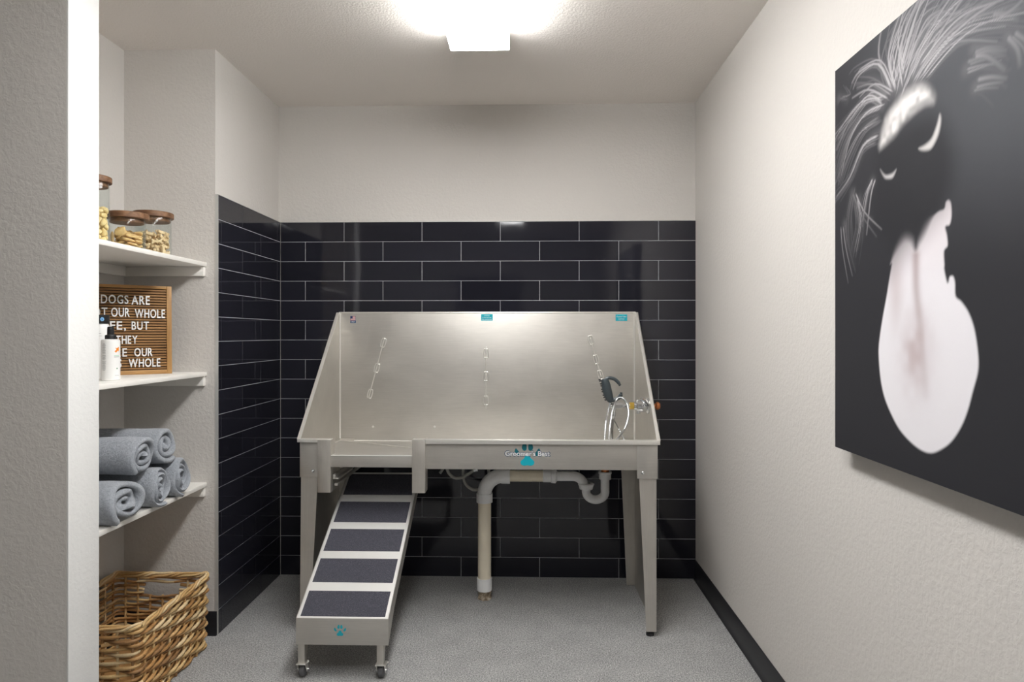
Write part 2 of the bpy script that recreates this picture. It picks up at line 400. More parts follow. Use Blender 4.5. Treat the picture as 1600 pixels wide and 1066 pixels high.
# rolled top lip catches the light
tp('top_lip', MB().tube([(TX0, TY1 - 0.002, ZT - 0.001), (TX1, TY1 - 0.002, ZT - 0.001)], 0.004, 8), M['steel_edge'])
for s, xw in ((-1, TX0), (1, TX1)):
    xi = xw; x2 = xw - s * th
    poly = [(xi, TY1, 0.62), (xi, TY1, ZT), (xi, TY1 - 0.012, ZT), (xi, TY0, ZR + 0.003), (xi, TY0, 0.70)]
    sp = tp('side_panel', MB().prism(poly, (-s * th, 0, 0)), M['steel_v'])
    # slanted flange folded outwards
    dy, dz = TY0 - (TY1 - 0.012), ZR + 0.003 - ZT; Ln = math.hypot(dy, dz); ny, nz = dz / Ln, -dy / Ln
    fw = 0.020
    fl = MB().prism([(xi - s * 0.004, TY1 - 0.012, ZT), (xi + s * fw * 0.55, TY1 - 0.012, ZT), (xi + s * fw * 0.55, TY0 - 0.006, ZR), (xi - s * 0.004, TY0 - 0.006, ZR)], (0, ny * -0.004, nz * -0.004))
    fl.prism([(xi + s * fw * 0.55, TY1 - 0.012, ZT), (xi + s * (fw * 0.55 - 0.003), TY1 - 0.012, ZT), (xi + s * (fw * 0.55 - 0.003), TY0 - 0.006, ZR), (xi + s * fw * 0.55, TY0 - 0.006, ZR)], (0, ny * -0.016, nz * -0.016))
    tp('side_flange', fl, M['steel_edge'])
    # corner weld bead
    tp('weld_seam', MB().tube([(xw - s * 0.006, TY1 - 0.006, 0.735), (xw - s * 0.006, TY1 - 0.006, ZT - 0.004)], 0.0045, 8), M['steel_edge'])
# basin floor slopes back, two creases running to the drain
fz0, fz1 = 0.750, 0.722
dr = (0.357, -0.30, 0.700)
bm = MB()
c4 = [(TX0 + th, TY0 + 0.004, fz0), (EX0, TY0 + 0.004, fz0), (EX1, TY0 + 0.004, fz0), (TX1 - th, TY0 + 0.004, fz0), (TX1 - th, TY1 - th, fz1), (TX0 + th, TY1 - th, fz1)]
ring = [(dr[0] + 0.045 * math.cos(a), dr[1] + 0.045 * math.sin(a), dr[2]) for a in [PI * 2 * i / 6 + PI * 1.2 for i in range(6)]]
bm.add(c4 + ring, [(i, (i + 1) % 6, (i + 1) % 6 + 6, i + 6) for i in range(6)] + [(6, 7, 8, 9, 10, 11)])
tp('basin_floor', bm, M['steel'], smooth=12)
sm = MB().tube([(TX0 + 0.004, TY1 - 0.005, fz1 + 0.001), (TX1 - 0.004, TY1 - 0.005, fz1 + 0.001)], 0.003, 8)
tp('basin_seam', sm, M['steel_edge'])
for s_ in (TX0 + 0.006, TX1 - 0.006):
    tp('basin_seam', MB().tube([(s_, TY0 + 0.01, fz0 + 0.001), (s_, TY1 - 0.005, fz1 + 0.001)], 0.003, 8), M['steel_edge'])
tp('basin_seam', MB().tube([(TX0 + 0.01, TY1 - 0.008, fz1 + 0.0015), (EX1 + 0.02, TY0 + 0.25, fz0 - 0.012)], 0.0016, 6), M['steel_edge'])
tp('step_edge', MB().tube([(EX0, TY0 - 0.009, 0.7535), (EX1, TY0 - 0.009, 0.7535)], 0.0022, 8), M['deck'])
tp('drain_strainer', MB().lathe([(0.001, 0.004), (0.03, 0.004), (0.044, 0.001), (0.046, -0.001)], dr, 24), M['chrome'])
# front apron with its rolled lip and end skirts
ap = MB()
ap.bbox(EX1, TX1, TY0, TY0 + th, 0.697, ZR - 0.002, 0.0008)
ap.bbox(0.447, TX1, TY0 - 0.0025, TY0, 0.662, ZR - 0.004, 0.0008)
ap.bbox(TX1 - th, TX1, TY0, TY0 + 0.09, 0.662, 0.80, 0.0008)
tp('front_apron', ap, M['steel'])
tp('left_apron', MB().bbox(TX0, -0.885, TY0 - 0.001, TY0 + th, 0.662, ZR - 0.004, 0.0008).bbox(TX0, TX0 + th, TY0, TY0 + 0.09, 0.662, 0.80, 0.0008), M['steel'])
lip = MB()
lip.bbox(EX1 - 0.001, TX1 + 0.008, TY0 - 0.012, TY0 + 0.02, ZR - 0.004, ZR, 0.0012).bbox(EX1, TX1 + 0.008, TY0 - 0.012, TY0 - 0.009, ZR - 0.017, ZR - 0.002, 0.001)
lip.bbox(0.05, TX1 + 0.0085, TY0 - 0.0125, TY0 - 0.0085, ZR - 0.0175, ZR + 0.0004, 0.001)
tp('front_lip', lip, M['steel_edge'])
tp('left_lip', MB().bbox(TX0 - 0.008, EX0 + 0.001, TY0 - 0.012, TY0 + 0.02, ZR - 0.004, ZR, 0.0012).bbox(TX0 - 0.008, -0.89, TY0 - 0.012, TY0 - 0.009, ZR - 0.013, ZR - 0.002, 0.001), M['steel_edge'])
for xa, xb, zt in ((-0.892, EX0, ZR - 0.002), (EX1, -0.438, ZR + 0.001)):
    p = MB(); p.bbox(xa, xb, TY0 - 0.016, TY0 - 0.013, 0.599, zt, 0.0008)
    p.bbox(xa, xa + 0.003, TY0 - 0.014, TY0 + 0.05, 0.599, zt - 0.002, 0.0008); p.bbox(xb - 0.003, xb, TY0 - 0.014, TY0 + 0.05, 0.599, zt - 0.002, 0.0008)
    tp('entry_post', p, M['steel_v'])
tp('entry_step', MB().bbox(EX0, EX1, TY0 - 0.010, TY0 - 0.006, 0.705, 0.754, 0.0008).bbox(EX0, EX1, TY0 - 0.010, TY0 + 0.03, 0.7505, 0.754, 0.0008), M['steel'])
# ramp rail brackets under the left of the entry
tp('ramp_rail', MB().bbox(-0.832, -0.822, TY0, -0.25, 0.655, 0.672, 0.001).bbox(-0.832, -0.808, TY0, -0.25, 0.652, 0.656, 0.001).bbox(-0.828, -0.814, TY0 + 0.01, -0.25, 0.622, 0.632, 0.001), M['steel'])
# legs: tapered front and rear uprights and the end plate joining them
for s, xo in ((-1, TX0 + 0.004), (1, TX1 - 0.004)):
    ft = -s * 0.075; fb = -s * 0.042
    off = 0 if s > 0 else -0.006
    for nm, y, ty in (('leg', TY0 + 0.004, 0.003), ('rear_leg', TY1 - 0.006, -0.003)):
        zt = 0.735
        zb_ = 0.022 if nm == 'leg' else 0.003
        poly = [(xo, y, zt), (xo + ft, y, zt), (xo + off + fb, y, zb_), (xo + off, y, zb_)]
        lg = MB().prism(poly, (0, ty, 0))
        o = tp(nm, lg, M['steel_v'])
        fy = y + (0.022 if ty > 0 else -0.022)
        f = MB().cyl((xo + off + fb * 0.55, fy, 0.0), (xo + off + fb * 0.55, fy, 0.014), 0.017, 16).cyl((xo + off + fb * 0.55, fy, 0.012), (xo + off + fb * 0.55, fy, 0.05), 0.006, 10)
        if nm == 'leg': f.build('levelling_foot', M['black'], o)
        bx = xo + (-s * 0.058)
        if nm == 'leg':
            b = MB().lathe([(0, -0.005), (0.005, -0.0045), (0.0075, -0.002), (0.008, 0)], (bx if s > 0 else -0.916, TY0 - 0.0025, 0.686), 14, 'y')
            b.build('bolt', M['chrome'], o)
    pl = [(xo, TY0 + 0.005, 0.735), (xo, TY1 - 0.007, 0.735), (xo + off, TY1 - 0.007, 0.003), (xo + off, TY1 - 0.05, 0.003), (xo + off, TY0 + 0.05, 0.022), (xo + off, TY0 + 0.005, 0.022)]
    tp('end_plate', MB().prism(pl, (-s * 0.002, 0, 0)), M['steel_v'], smooth=20)
# tether loops: thin rods held off the backsplash by pressed oval eyes
def loop(x0, z0, x1, z1, eyes):
    y = TY1 - th
    mb = MB(); mb.tube([(x0, y - 0.001, z0), (x0, y - 0.009, z0 - 0.004), (x1, y - 0.009, z1 + 0.004), (x1, y - 0.001, z1)], 0.0028, 8)
    o = tp('tether_rod', mb, M['steel_edge'])
    for e in eyes:
        cx, cz = x0 + (x1 - x0) * e, z0 + (z1 - z0) * e
        dx, dz = x1 - x0, z1 - z0; L = math.hypot(dx, dz); dx /= L; dz /= L
        P = []
        for i in range(24):
            a = 2 * PI * i / 24; u = 0.026 * math.cos(a); v = 0.0115 * math.sin(a)
            u = max(-0.022, min(0.022, u * 1.25))
            P.append((cx + dx * u - dz * v, y - 0.002, cz + dz * u + dx * v))
        MB().tube(P, 0.0026, 8, closed=True).build('tether_eye', M['steel_edge'], o)
loop(-0.222, 1.20, -0.222, 0.885, (0.10, 0.47, 0.86))
loop(-0.738, 1.245, -0.818, 0.94, (0.08, 0.50, 0.93))
loop(0.305, 1.245, 0.357, 1.05, (0.05, 0.55, 0.95))
for x, z in ((-0.798, 0.793), (-0.484, 0.794)):
    MBx = MB().lathe([(0, -0.003), (0.004, -0.0025), (0.006, 0)], (x, TY1 - th, z), 14, 'y'); tp('plug', MBx, M['steel_edge'])
# stickers
ys = TY1 - th - 0.0006
def sticker(x0, x1, z0, z1, lines, label):
    o = tp('sticker', MB().box(x0, x1, ys, ys + 0.0006, z0, z1), M['teal'], label=label)
    mb = MB(); H = z1 - z0; W = x1 - x0
    for txt, fz, fw, fh in lines: text_fit(mb, txt, (x0 + x1) / 2, z1 - H * fz, W * fw, H * fh, ys - 0.0004)
    mb.build('lettering', M['white'], o, smooth=0)
sticker(-0.247, -0.188, 1.333, 1.366, (('NOTICE', 0.24, 0.42, 0.13), ('Do Not leave pets', 0.54, 0.78, 0.17), ('Pets unattended', 0.80, 0.86, 0.17)), 'teal notice sticker with white lettering')
sticker(0.432, 0.490, 1.331, 1.364, (("Groomer's Best", 0.32, 0.84, 0.22), ('Professional', 0.58, 0.5, 0.14), ('Made in USA', 0.80, 0.5, 0.12)), 'teal maker sticker')
fo = tp('flag_sticker', MB().box(-0.914, -0.886, ys, ys + 0.0006, 1.321, 1.357), M['navy'], label='small flag sticker')
fw_ = MB().box(-0.9125, -0.8875, ys - 0.0004, ys, 1.334, 1.356)
fw_.build('flag_field', M['white'], fo, smooth=0)
st = MB()
for i in range(7): st.box(-0.9125, -0.8875, ys - 0.0007, ys - 0.0004, 1.334 + i * 0.00338, 1.334 + i * 0.00338 + 0.0017)
st.build('flag_stripes', M['red'], fo, smooth=0)
MB().box(-0.9125, -0.902, ys - 0.001, ys - 0.0007, 1.344, 1.356).build('flag_canton', M['blue'], fo, smooth=0)
mb = MB(); text_fit(mb, 'USA', -0.900, 1.3275, 0.018, 0.007, ys - 0.0004, 0.02); mb.build('lettering', M['white'], fo, smooth=0)

def blob(P, n=6): return spline(P, n, True)
def paw(parent, cx, cz, s, y, mats, local=None, full=True):
    """paw print: four toes and a pad, thin raised decal facing -Y"""
    def put(name, pts, m):
        mb = MB().prism([(cx + p.x * s, y, cz + p.y * s) for p in blob([(a, b, 0) for a, b in pts])], (0, 0.0006, 0))
        o = mb.build(name, m, parent, smooth=0)
        if local is not None: o.location = local
    put('paw_pad', [(-0.13, 0.06), (0.0, 0.12), (0.13, 0.06), (0.19, -0.10), (0.38, -0.27), (0.36, -0.44), (0.2, -0.52), (0, -0.50), (-0.2, -0.52), (-0.36, -0.44), (-0.38, -0.27), (-0.19, -0.10)], mats[0])
    for sx in (-1, 1):
        put('paw_toe', [(sx * a, b) for a, b in [(0.07, 0.72), (0.20, 0.78), (0.30, 0.62), (0.31, 0.45), (0.18, 0.32), (0.05, 0.42)]], mats[1])
        put('paw_toe', [(sx * a, b) for a, b in [(0.40, 0.12), (0.62, 0.44), (0.70, 0.40), (0.72, 0.20), (0.60, 0.06), (0.48, 0.02)]], mats[1])
# big logo on the apron
lg = tp('logo_decal', MB().box(-0.012, -0.008, TY0 - 0.0004, TY0, 0.757, 0.761), M['teal'], label='teal paw logo with white lettering')
yl = TY0 - 0.0012
paw(lg, -0.010, 0.752, 0.074, yl, (M['teal'], M['teal_dark']))
mb = MB(); text_fit(mb, "Groomer's Best", -0.010, 0.7650, 0.192, 0.0265, yl - 0.0006, 0.055); mb.build('lettering_outline', M['navy'], lg, smooth=0)
mb = MB(); text_fit(mb, "Groomer's Best", -0.010, 0.7650, 0.187, 0.0225, yl - 0.0012, 0.018); mb.build('lettering', M['white'], lg, smooth=0)
# mixing valve on the right end panel
VX, VY, VZ = TX1 - th, -0.47, 0.945
vt = tp('mixing_valve', MB().lathe([(0.001, 0), (0.036, 0), (0.036, -0.006), (0.028, -0.012), (0.029, -0.03), (0.027, -0.052), (0.019, -0.056), (0.019, -0.066), (0.001, -0.066)], (VX, VY, VZ), 28, 'x'), M['chrome'], label='chrome mixing valve')
MB().tube([(VX - 0.030, VY, VZ + 0.02), (VX - 0.034, VY - 0.01, VZ + 0.034), (VX - 0.014, VY - 0.03, VZ + 0.030), (VX - 0.006, VY - 0.045, VZ + 0.010)], [0.006, 0.006, 0.007, 0.005], 10).build('lever', M['chrome'], vt)
MB().cyl((VX - 0.045, VY, VZ - 0.035), (VX - 0.045, VY, VZ - 0.015), 0.009, 14).build('inlet_stub', M['chrome'], vt)
MB().tube([(VX - 0.066, VY, VZ), (VX - 0.084, VY, VZ)], 0.0155, 6).build('brass_nipple', M['brass'], vt)
MB().tube([(VX - 0.084, VY, VZ), (VX - 0.12, VY, VZ)], 0.008, 12).tube([(VX - 0.118, VY, VZ), (VX - 0.156, VY, VZ)], [0.014, 0.014], 6).lathe([(0.001, 0), (0.012, 0), (0.012, -0.012), (0.001, -0.012)], (VX - 0.156, VY, VZ), 16, 'x').build('outlet_elbow', M['chrome'], vt)
MB().cyl((VX + 0.003, VY + 0.0, VZ), (VX + 0.034, VY + 0.0, VZ), 0.011, 16).lathe([(0.001, 0.052), (0.012, 0.05), (0.018, 0.042), (0.018, 0.034), (0.011, 0.03)], (VX, VY, VZ), 18, 'x').build('supply_fitting', M['copper'], vt)

# hand shower hooked over the valve outlet, hose looped into the basin
hs = thing('hand_shower', 'dark grey hand shower with hooked grip and looped chrome hose in the tub', 'hand shower', (VX - 0.15, VY, VZ))
ho = hs.location.copy()
def hp(name, mb, mat): o = mb.build(name, mat, hs); o.location = -ho; return o
yS = VY - 0.012
head = spline([(0.330, yS, 1.066), (0.337, yS, 1.045), (0.343, yS, 1.015), (0.352, yS, 0.985), (0.362, yS, 0.966)], 6)
hp('spray_head', MB().tube(head, [0.010 + 0.011 * math.sin(PI * (0.12 + 0.8 * i / (len(head) - 1))) for i in range(len(head))], 16), M['darkgrey'])
nz = MB()
for i in range(9):
    t = i / 8; c0 = Vector(head[1 + int(t * (len(head) - 5))])
    for q in (-1, 1):
        nz.cyl((c0.x - 0.016, c0.y + q * 0.006, c0.z), (c0.x - 0.025, c0.y + q * 0.006, c0.z - 0.002), 0.0025, 8)
hp('spray_nozzles', nz, M['black'])
hp('grip_hook', MB().tube(spline([(0.336, yS, 1.063), (0.352, yS, 1.070), (0.375, yS, 1.065), (0.393, yS, 1.050), (0.401, yS, 1.036)], 6), [0.008] * 20 + [0.006] * 5, 10), M['darkgrey'])
hp('grip_hook', MB().tube(spline([(0.354, yS, 0.968), (0.372, yS, 0.972), (0.392, yS, 0.980), (0.404, yS, 0.994), (0.406, yS, 1.006)], 6), [0.009] * 20 + [0.006] * 5, 10), M['darkgrey'])
def hose(P, r=0.0052):
    Q = spline(P, 40); return MB().tube(Q, [r + (0.0007 if i % 2 else -0.0003) for i in range(len(Q))], 10)
hp('hose', hose([(0.360, yS, 0.968), (0.352, yS - 0.004, 0.94), (0.336, yS - 0.02, 0.87), (0.330, yS - 0.02, 0.79), (0.335, yS, 0.757), (0.360, yS + 0.02, 0.758), (0.385, yS + 0.01, 0.79), (0.420, yS - 0.02, 0.85), (0.434, yS - 0.03, 0.91), (0.424, yS - 0.035, 0.965), (0.402, yS - 0.03, 0.985), (0.382, yS - 0.025, 0.975), (0.366, yS - 0.025, 0.93), (0.352, yS - 0.03, 0.85), (0.350, yS - 0.04, 0.790), (0.385, yS - 0.04, 0.772), (0.415, yS - 0.02, 0.80)]), M['chrome'])
hp('hose_coupling', MB().tube([(0.375, VY, 0.935), (0.375, VY, 0.900)], [0.009, 0.008], 12).tube(spline([(0.375, VY, 0.90), (0.370, VY + 0.005, 0.86), (0.368, VY + 0.01, 0.80), (0.372, VY + 0.02, 0.750)], 14), 0.006, 10).tube([(0.372, VY + 0.01, 0.89), (0.44, VY + 0.03, 0.765)], 0.0035, 8), M['chrome'])

# ------------------------------------------------------------------ entry ramp
RX0, RX1 = -0.855, -0.515
ry, rz = -1.030, 0.227; sl = math.tan(math.radians(29.5)); ye = -0.345
zz = lambda y: rz + (y - ry) * sl
ramp = thing('pet_ramp', 'stainless steel dog ramp with dark grit treads, on casters before the tub', 'ramp', ((RX0 + RX1) / 2, ry, 0))
ro = ramp.location.copy()
def rp(name, mb, mat, parent=None, **kw):
    o = mb.build(name, mat, parent or ramp, **kw)
    if parent is None: o.location = -ro
    return o
rp('ramp_deck', MB().prism([(RX0, ry, rz), (RX0, ye, zz(ye)), (RX0, ye, zz(ye) - 0.004), (RX0, ry, rz - 0.004)], (RX1 - RX0, 0, 0)), M['deck'], smooth=20)
for x in (RX0, RX1 - 0.003):
    rp('side_rail', MB().prism([(x, ry, rz), (x, ye, zz(ye)), (x, ye, zz(ye) - 0.045), (x, ry + 0.10, zz(ry + 0.1) - 0.062), (x, ry, rz - 0.096)], (0.003, 0, 0)), M['steel'], smooth=20)
fp = rp('front_plate', MB().bbox(RX0, RX1, ry - 0.003, ry, 0.130, rz, 0.0015), M['steel'])
fpd = rp('paw_decal', MB().box(-0.698, -0.694, ry - 0.0035, ry - 0.003, 0.1795, 0.1805), M['teal'], label='small teal paw print')
paw(fpd, -0.692, 0.180, 0.0305, ry - 0.0042, (M['teal'], M['teal']))
for ya, yb in ((-1.024, -0.928), (-0.892, -0.792), (-0.757, -0.655), (-0.620, -0.514), (-0.475, -0.357)):
    rp('grit_tread', MB().prism([(RX0 + 0.014, ya, zz(ya) + 0.0015), (RX0 + 0.014, yb, zz(yb) + 0.0015), (RX0 + 0.014, yb, zz(yb)), (RX0 + 0.014, ya, zz(ya))], (RX1 - RX0 - 0.028, 0, 0)), M['grit'], smooth=0)
for x in (-0.838, -0.547):
    yc = ry + 0.018
    lg_ = rp('ramp_leg', MB().bbox(x - 0.0125, x + 0.0125, yc - 0.0125, yc + 0.0125, 0.055, 0.16, 0.0015).prism([(x - 0.011, yc + 0.0125, 0.06), (x - 0.011, yc + 0.05, 0.18), (x - 0.011, yc + 0.0125, 0.18)], (0.022, 0, 0)), M['steel_v'])
    ca = rp('caster', MB().bbox(x - 0.018, x + 0.018, yc - 0.018, yc + 0.018, 0.053, 0.057, 0.001).prism([(x - 0.016, yc - 0.012, 0.054), (x - 0.016, yc + 0.012, 0.054), (x - 0.016, yc + 0.020, 0.022), (x - 0.016, yc + 0.006, 0.018)], (0.0025, 0, 0)).prism([(x + 0.0135, yc - 0.012, 0.054), (x + 0.0135, yc + 0.012, 0.054), (x + 0.0135, yc + 0.020, 0.022), (x + 0.0135, yc + 0.006, 0.018)], (0.0025, 0, 0)), M['steel_edge'])
    MB().lathe([(0.001, -0.011), (0.018, -0.011), (0.023, -0.008), (0.025, 0), (0.023, 0.008), (0.018, 0.011), (0.001, 0.011)], (x, yc + 0.010, 0.0252), 28, 'x').build('wheel', M['caster_rubber'], ca)
    MB().cyl((x - 0.021, yc + 0.010, 0.0255), (x + 0.022, yc + 0.010, 0.0255), 0.005, 12).build('axle', M['chrome'], ca)
    MB().tube([(x + 0.014, yc - 0.006, 0.056), (x + 0.022, yc - 0.02, 0.062), (x + 0.032, yc - 0.028, 0.074)], 0.003, 8).build('brake_lever', M['steel_edge'], ca)

# ------------------------------------------------------------------ drain pipe and supply hoses under the tub
dp = thing('drain_pipe', 'cream and white plastic drain pipe with P-trap, running from tub outlet into the floor', 'pipe', (-0.217, -0.274, 0))
do = dp.location.copy()
def dpp(name, mb, mat, **kw): o = mb.build(name, mat, dp, **kw); o.location = -do; return o
PX, PY, PZ = -0.217, -0.274, 0.587
dpp('riser', MB().cyl((PX, PY, 0.085), (PX, PY, 0.50), 0.0315, 28), M['pvc_cream'])
dpp('collar', MB().lathe([(0.0305, 0.040), (0.0365, 0.041), (0.0365, 0.098), (0.0315, 0.099)], (PX, PY, 0), 28), M['pvc'])
stub = MB(); rr = random.Random(5); ringp = []
for z in (0.0, 0.012, 0.03, 0.045):
    ringp.append([(PX + (0.031 + rr.uniform(-0.004, 0.006) - z * 0.08) * math.cos(a), PY + (0.031 + rr.uniform(-0.004, 0.006) - z * 0.08) * math.sin(a), z) for a in [2 * PI * i / 18 for i in range(18)]])
vs = [p for r in ringp for p in r]
stub.add(vs, [(r * 18 + i, r * 18 + (i + 1) % 18, (r + 1) * 18 + (i + 1) % 18, (r + 1) * 18 + i) for r in range(3) for i in range(18)])
dpp('floor_stub', stub, M['mortar'], smooth=60)
arc = [(PX + 0.088 - 0.088 * math.cos(a), PY, PZ - 0.088 + 0.088 * math.sin(a)) for a in [PI / 2 * i / 14 for i in range(15)]]
dpp('elbow', MB().tube(arc, 0.034, 28, cap=False).lathe([(0.033, -0.03), (0.0385, -0.03), (0.0385, 0.012), (0.034, 0.012)], (PX, PY, PZ - 0.096), 28).lathe([(0.033, -0.012), (0.0375, -0.012), (0.0375, 0.03), (0.03, 0.03)], (PX + 0.092, PY, PZ), 28, 'x'), M['pvc'])
dpp('horizontal_run', MB().cyl((PX + 0.10, PY, PZ), (0.085, PY, PZ), 0.027, 28), M['pvc_cream'])
dpp('reducer', MB().lathe([(0.027, 0.062), (0.0295, 0.064), (0.0295, 0.10), (0.033, 0.102), (0.034, 0.122), (0.029, 0.126), (0.022, 0.13)], (0, PY, PZ), 28, 'x'), M['pvc'])
arm = [(0.115, PY, PZ), (0.20, PY, PZ)] + [(0.205 + 0.055 * math.sin(a), PY, PZ - 0.055 + 0.055 * math.cos(a)) for a in [PI / 2 * 0.85 * i / 10 for i in range(1, 11)]] + [(0.268, PY, 0.535)]
dpp('trap_arm', MB().tube(arm, 0.0225, 24), M['pvc'])
u = [(0.268, PY, 0.545)] + [(0.313 - 0.045 * math.cos(a), PY, 0.513 - 0.037 * math.sin(a)) for a in [PI * i / 16 for i in range(17)]] + [(0.358, PY, 0.555), (0.358, PY, 0.600)]
dpp('trap_bend', MB().tube(u, 0.0205, 24), M['pvc'])
nut = MB()
nut.lathe([(0.021, -0.014), (0.031, -0.014), (0.036, 0.004), (0.038, 0.006), (0.038, 0.012), (0.024, 0.014)], (0.268, PY, 0.540), 12)
nut.lathe([(0.021, -0.018), (0.0285, -0.018), (0.0285, 0.006), (0.031, 0.008), (0.031, 0.018), (0.02, 0.018)], (0.358, PY, 0.592), 12)
dpp('slip_nut', nut, M['pvc'])
dpp('tailpiece', MB().cyl((0.358, PY, 0.60), (0.358, PY, 0.698), 0.0185, 24), M['copper'])
def supply(label, P, r):
    t = thing('supply_hose', label, 'hose', P[0]); o_ = Vector(P[0])
    o = MB().tube(spline(P, 12), r, 12).build('hose', M['hose_grey'], t); o.location = -o_
    e = MB().cyl(P[-1], (P[-1][0] + 0.02, P[-1][1], P[-1][2] + 0.006), r * 1.4, 10).build('hose_coupling', M['chrome'], t); e.location = -o_
    return t
supply('pale grey hose hanging in one shallow loop under the tub beside the entry post', [(-0.405, -0.16, 0.70), (-0.412, -0.16, 0.60), (-0.385, -0.16, 0.556), (-0.345, -0.165, 0.552), (-0.305, -0.17, 0.572), (-0.278, -0.17, 0.59)], 0.0075)
supply('pale grey hose hanging in a deep round coil behind the drain pipe elbow', [(-0.30, -0.118, 0.70), (-0.335, -0.118, 0.58), (-0.325, -0.118, 0.515), (-0.285, -0.118, 0.482), (-0.242, -0.118, 0.490), (-0.212, -0.12, 0.53), (-0.208, -0.125, 0.60), (-0.235, -0.125, 0.66)], 0.0075)
tag(MB().tube(spline([(-0.455, -0.10, 0.56), (-0.43, -0.10, 0.60), (-0.405, -0.11, 0.66), (-0.40, -0.11, 0.70)], 8), 0.007, 10).build('supply_pipe', M['hose_grey']), 'short grey pipe end slanting up behind the right entry post of the tub', 'pipe')

# ------------------------------------------------------------------ niche shelves
SF = -1.357
SH = {'top': 1.566, 'mid': 1.106, 'low': 0.642}
for key, lab in (('top', 'white wall shelf nearest the ceiling in the niche, with biscuit jars on it'), ('mid', 'white wall shelf in the niche carrying the letter board and bottles'), ('low', 'white wall shelf in the niche under the rolled towels')):
    z = SH[key]
    t = thing('wall_shelf', lab, 'shelf', ((NXB + SF) / 2, (NY0 + NY1) / 2, z - 0.018)); o_ = t.location.copy()
    def sp_(name, mb, mat):
        o = mb.build(name, mat, t); o.location = -o_
    sp_('board', MB().bbox(NXB, SF, NY0, NY1, z - 0.018, z, 0.0025), M['trimwhite'])
    sp_('cleat', MB().bbox(NXB + 0.018, SF - 0.006, NY1 - 0.018, NY1, z - 0.058, z - 0.018, 0.002), M['trimwhite'])
    sp_('cleat', MB().bbox(NXB + 0.018, SF - 0.006, NY0, NY0 + 0.018, z - 0.058, z - 0.018, 0.002), M['trimwhite'])
    sp_('cleat', MB().bbox(NXB, NXB + 0.018, NY0, NY1, z - 0.058, z - 0.018, 0.002), M['trimwhite'])

# ------------------------------------------------------------------ jars and their biscuits
def jar(x, y, r, h, rl, label):
    z = SH['top']
    t = thing('glass_jar', label, 'jar', (x, y, z))
    MB().lathe([(0.0, 0.0), (r - 0.004, 0.0), (r, 0.004), (r, h - 0.003), (r - 0.0012, h), (r - 0.0026, h - 0.003), (r - 0.0026, 0.005), (r - 0.006, 0.0035), (0, 0.0035)], n=48).build('glass_body', M['glass'], t, smooth=50)
    MB().lathe([(0, h - 0.014), (r - 0.006, h - 0.014), (r - 0.004, h - 0.012), (r - 0.004, h + 0.001), (rl - 0.002, h + 0.001), (rl, h + 0.003), (rl, h + 0.020), (rl - 0.002, h + 0.022), (0, h + 0.022)], n=48).build('lid', M['lid_wood'], t, smooth=40)
    return Vector((x, y, z + 0.0045))
J1 = jar(-1.502, -1.195, 0.052, 0.218, 0.059, 'tall glass jar of pale yellow treats with walnut lid, mostly hidden by the wing wall')
J2 = jar(-1.468, -1.055, 0.0605, 0.116, 0.072, 'short glass jar a third full of golden biscuits, walnut lid')
J3 = jar(-1.470, -0.885, 0.0635, 0.150, 0.072, 'glass jar with bone-shaped biscuits and walnut lid, nearest the tiled wall')
def bone_mb():
    P = [(-0.5, 0.0)]
    pts = []
    n = 40
    for i in range(n):
        a = 2 * PI * i / n; pts.append((math.cos(a), math.sin(a)))
    outline = [(0.011, 0.0055), (0.0145, 0.0105), (0.019, 0.0085), (0.0188, 0.003), (0.0165, 0), (0.0188, -0.003), (0.019, -0.0085), (0.0145, -0.0105), (0.011, -0.0055), (0, -0.005)]
    full = outline + [(-x, -y) for x, y in outline]
    sp = spline([(x, y, 0) for x, y in full], 3, True)
    m = MB(); k = len(sp); vs = []; fs = []
    for z, s in ((-0.0052, 0.86), (-0.003, 1.0), (0.003, 1.0), (0.0052, 0.86)):
        vs += [(p.x * (1 - (1 - s) * 0.6), p.y * s, z) for p in sp]
    fs = [tuple(range(k))[::-1], tuple(range(3 * k, 4 * k))] + [(r * k + i, r * k + (i + 1) % k, (r + 1) * k + (i + 1) % k, (r + 1) * k + i) for r in range(3) for i in range(k)]
    return m.add(vs, fs)
def lump_mb(dx, dy, dz, seed, bent=0.0):
    r_ = random.Random(seed); bm = bmesh.new(); bmesh.ops.create_icosphere(bm, subdivisions=3, radius=1)
    ph = [r_.uniform(0, 6) for _ in range(4)]
    for v in bm.verts:
        c = v.co; q = (abs(c.x) ** 3 + abs(c.y) ** 3 + abs(c.z) ** 3) ** (-1 / 3)
        a = math.atan2(c.y, c.x); f = 1 + 0.05 * math.sin(3 * a + ph[0]) + 0.05 * math.sin(5 * a + ph[1])
        v.co = Vector((c.x * q * dx * f / 2, c.y * q * dy * f / 2, c.z * q * dz / 2 + bent * dz * (c.x * c.x - 0.5)))
    return MB().bm(bm)
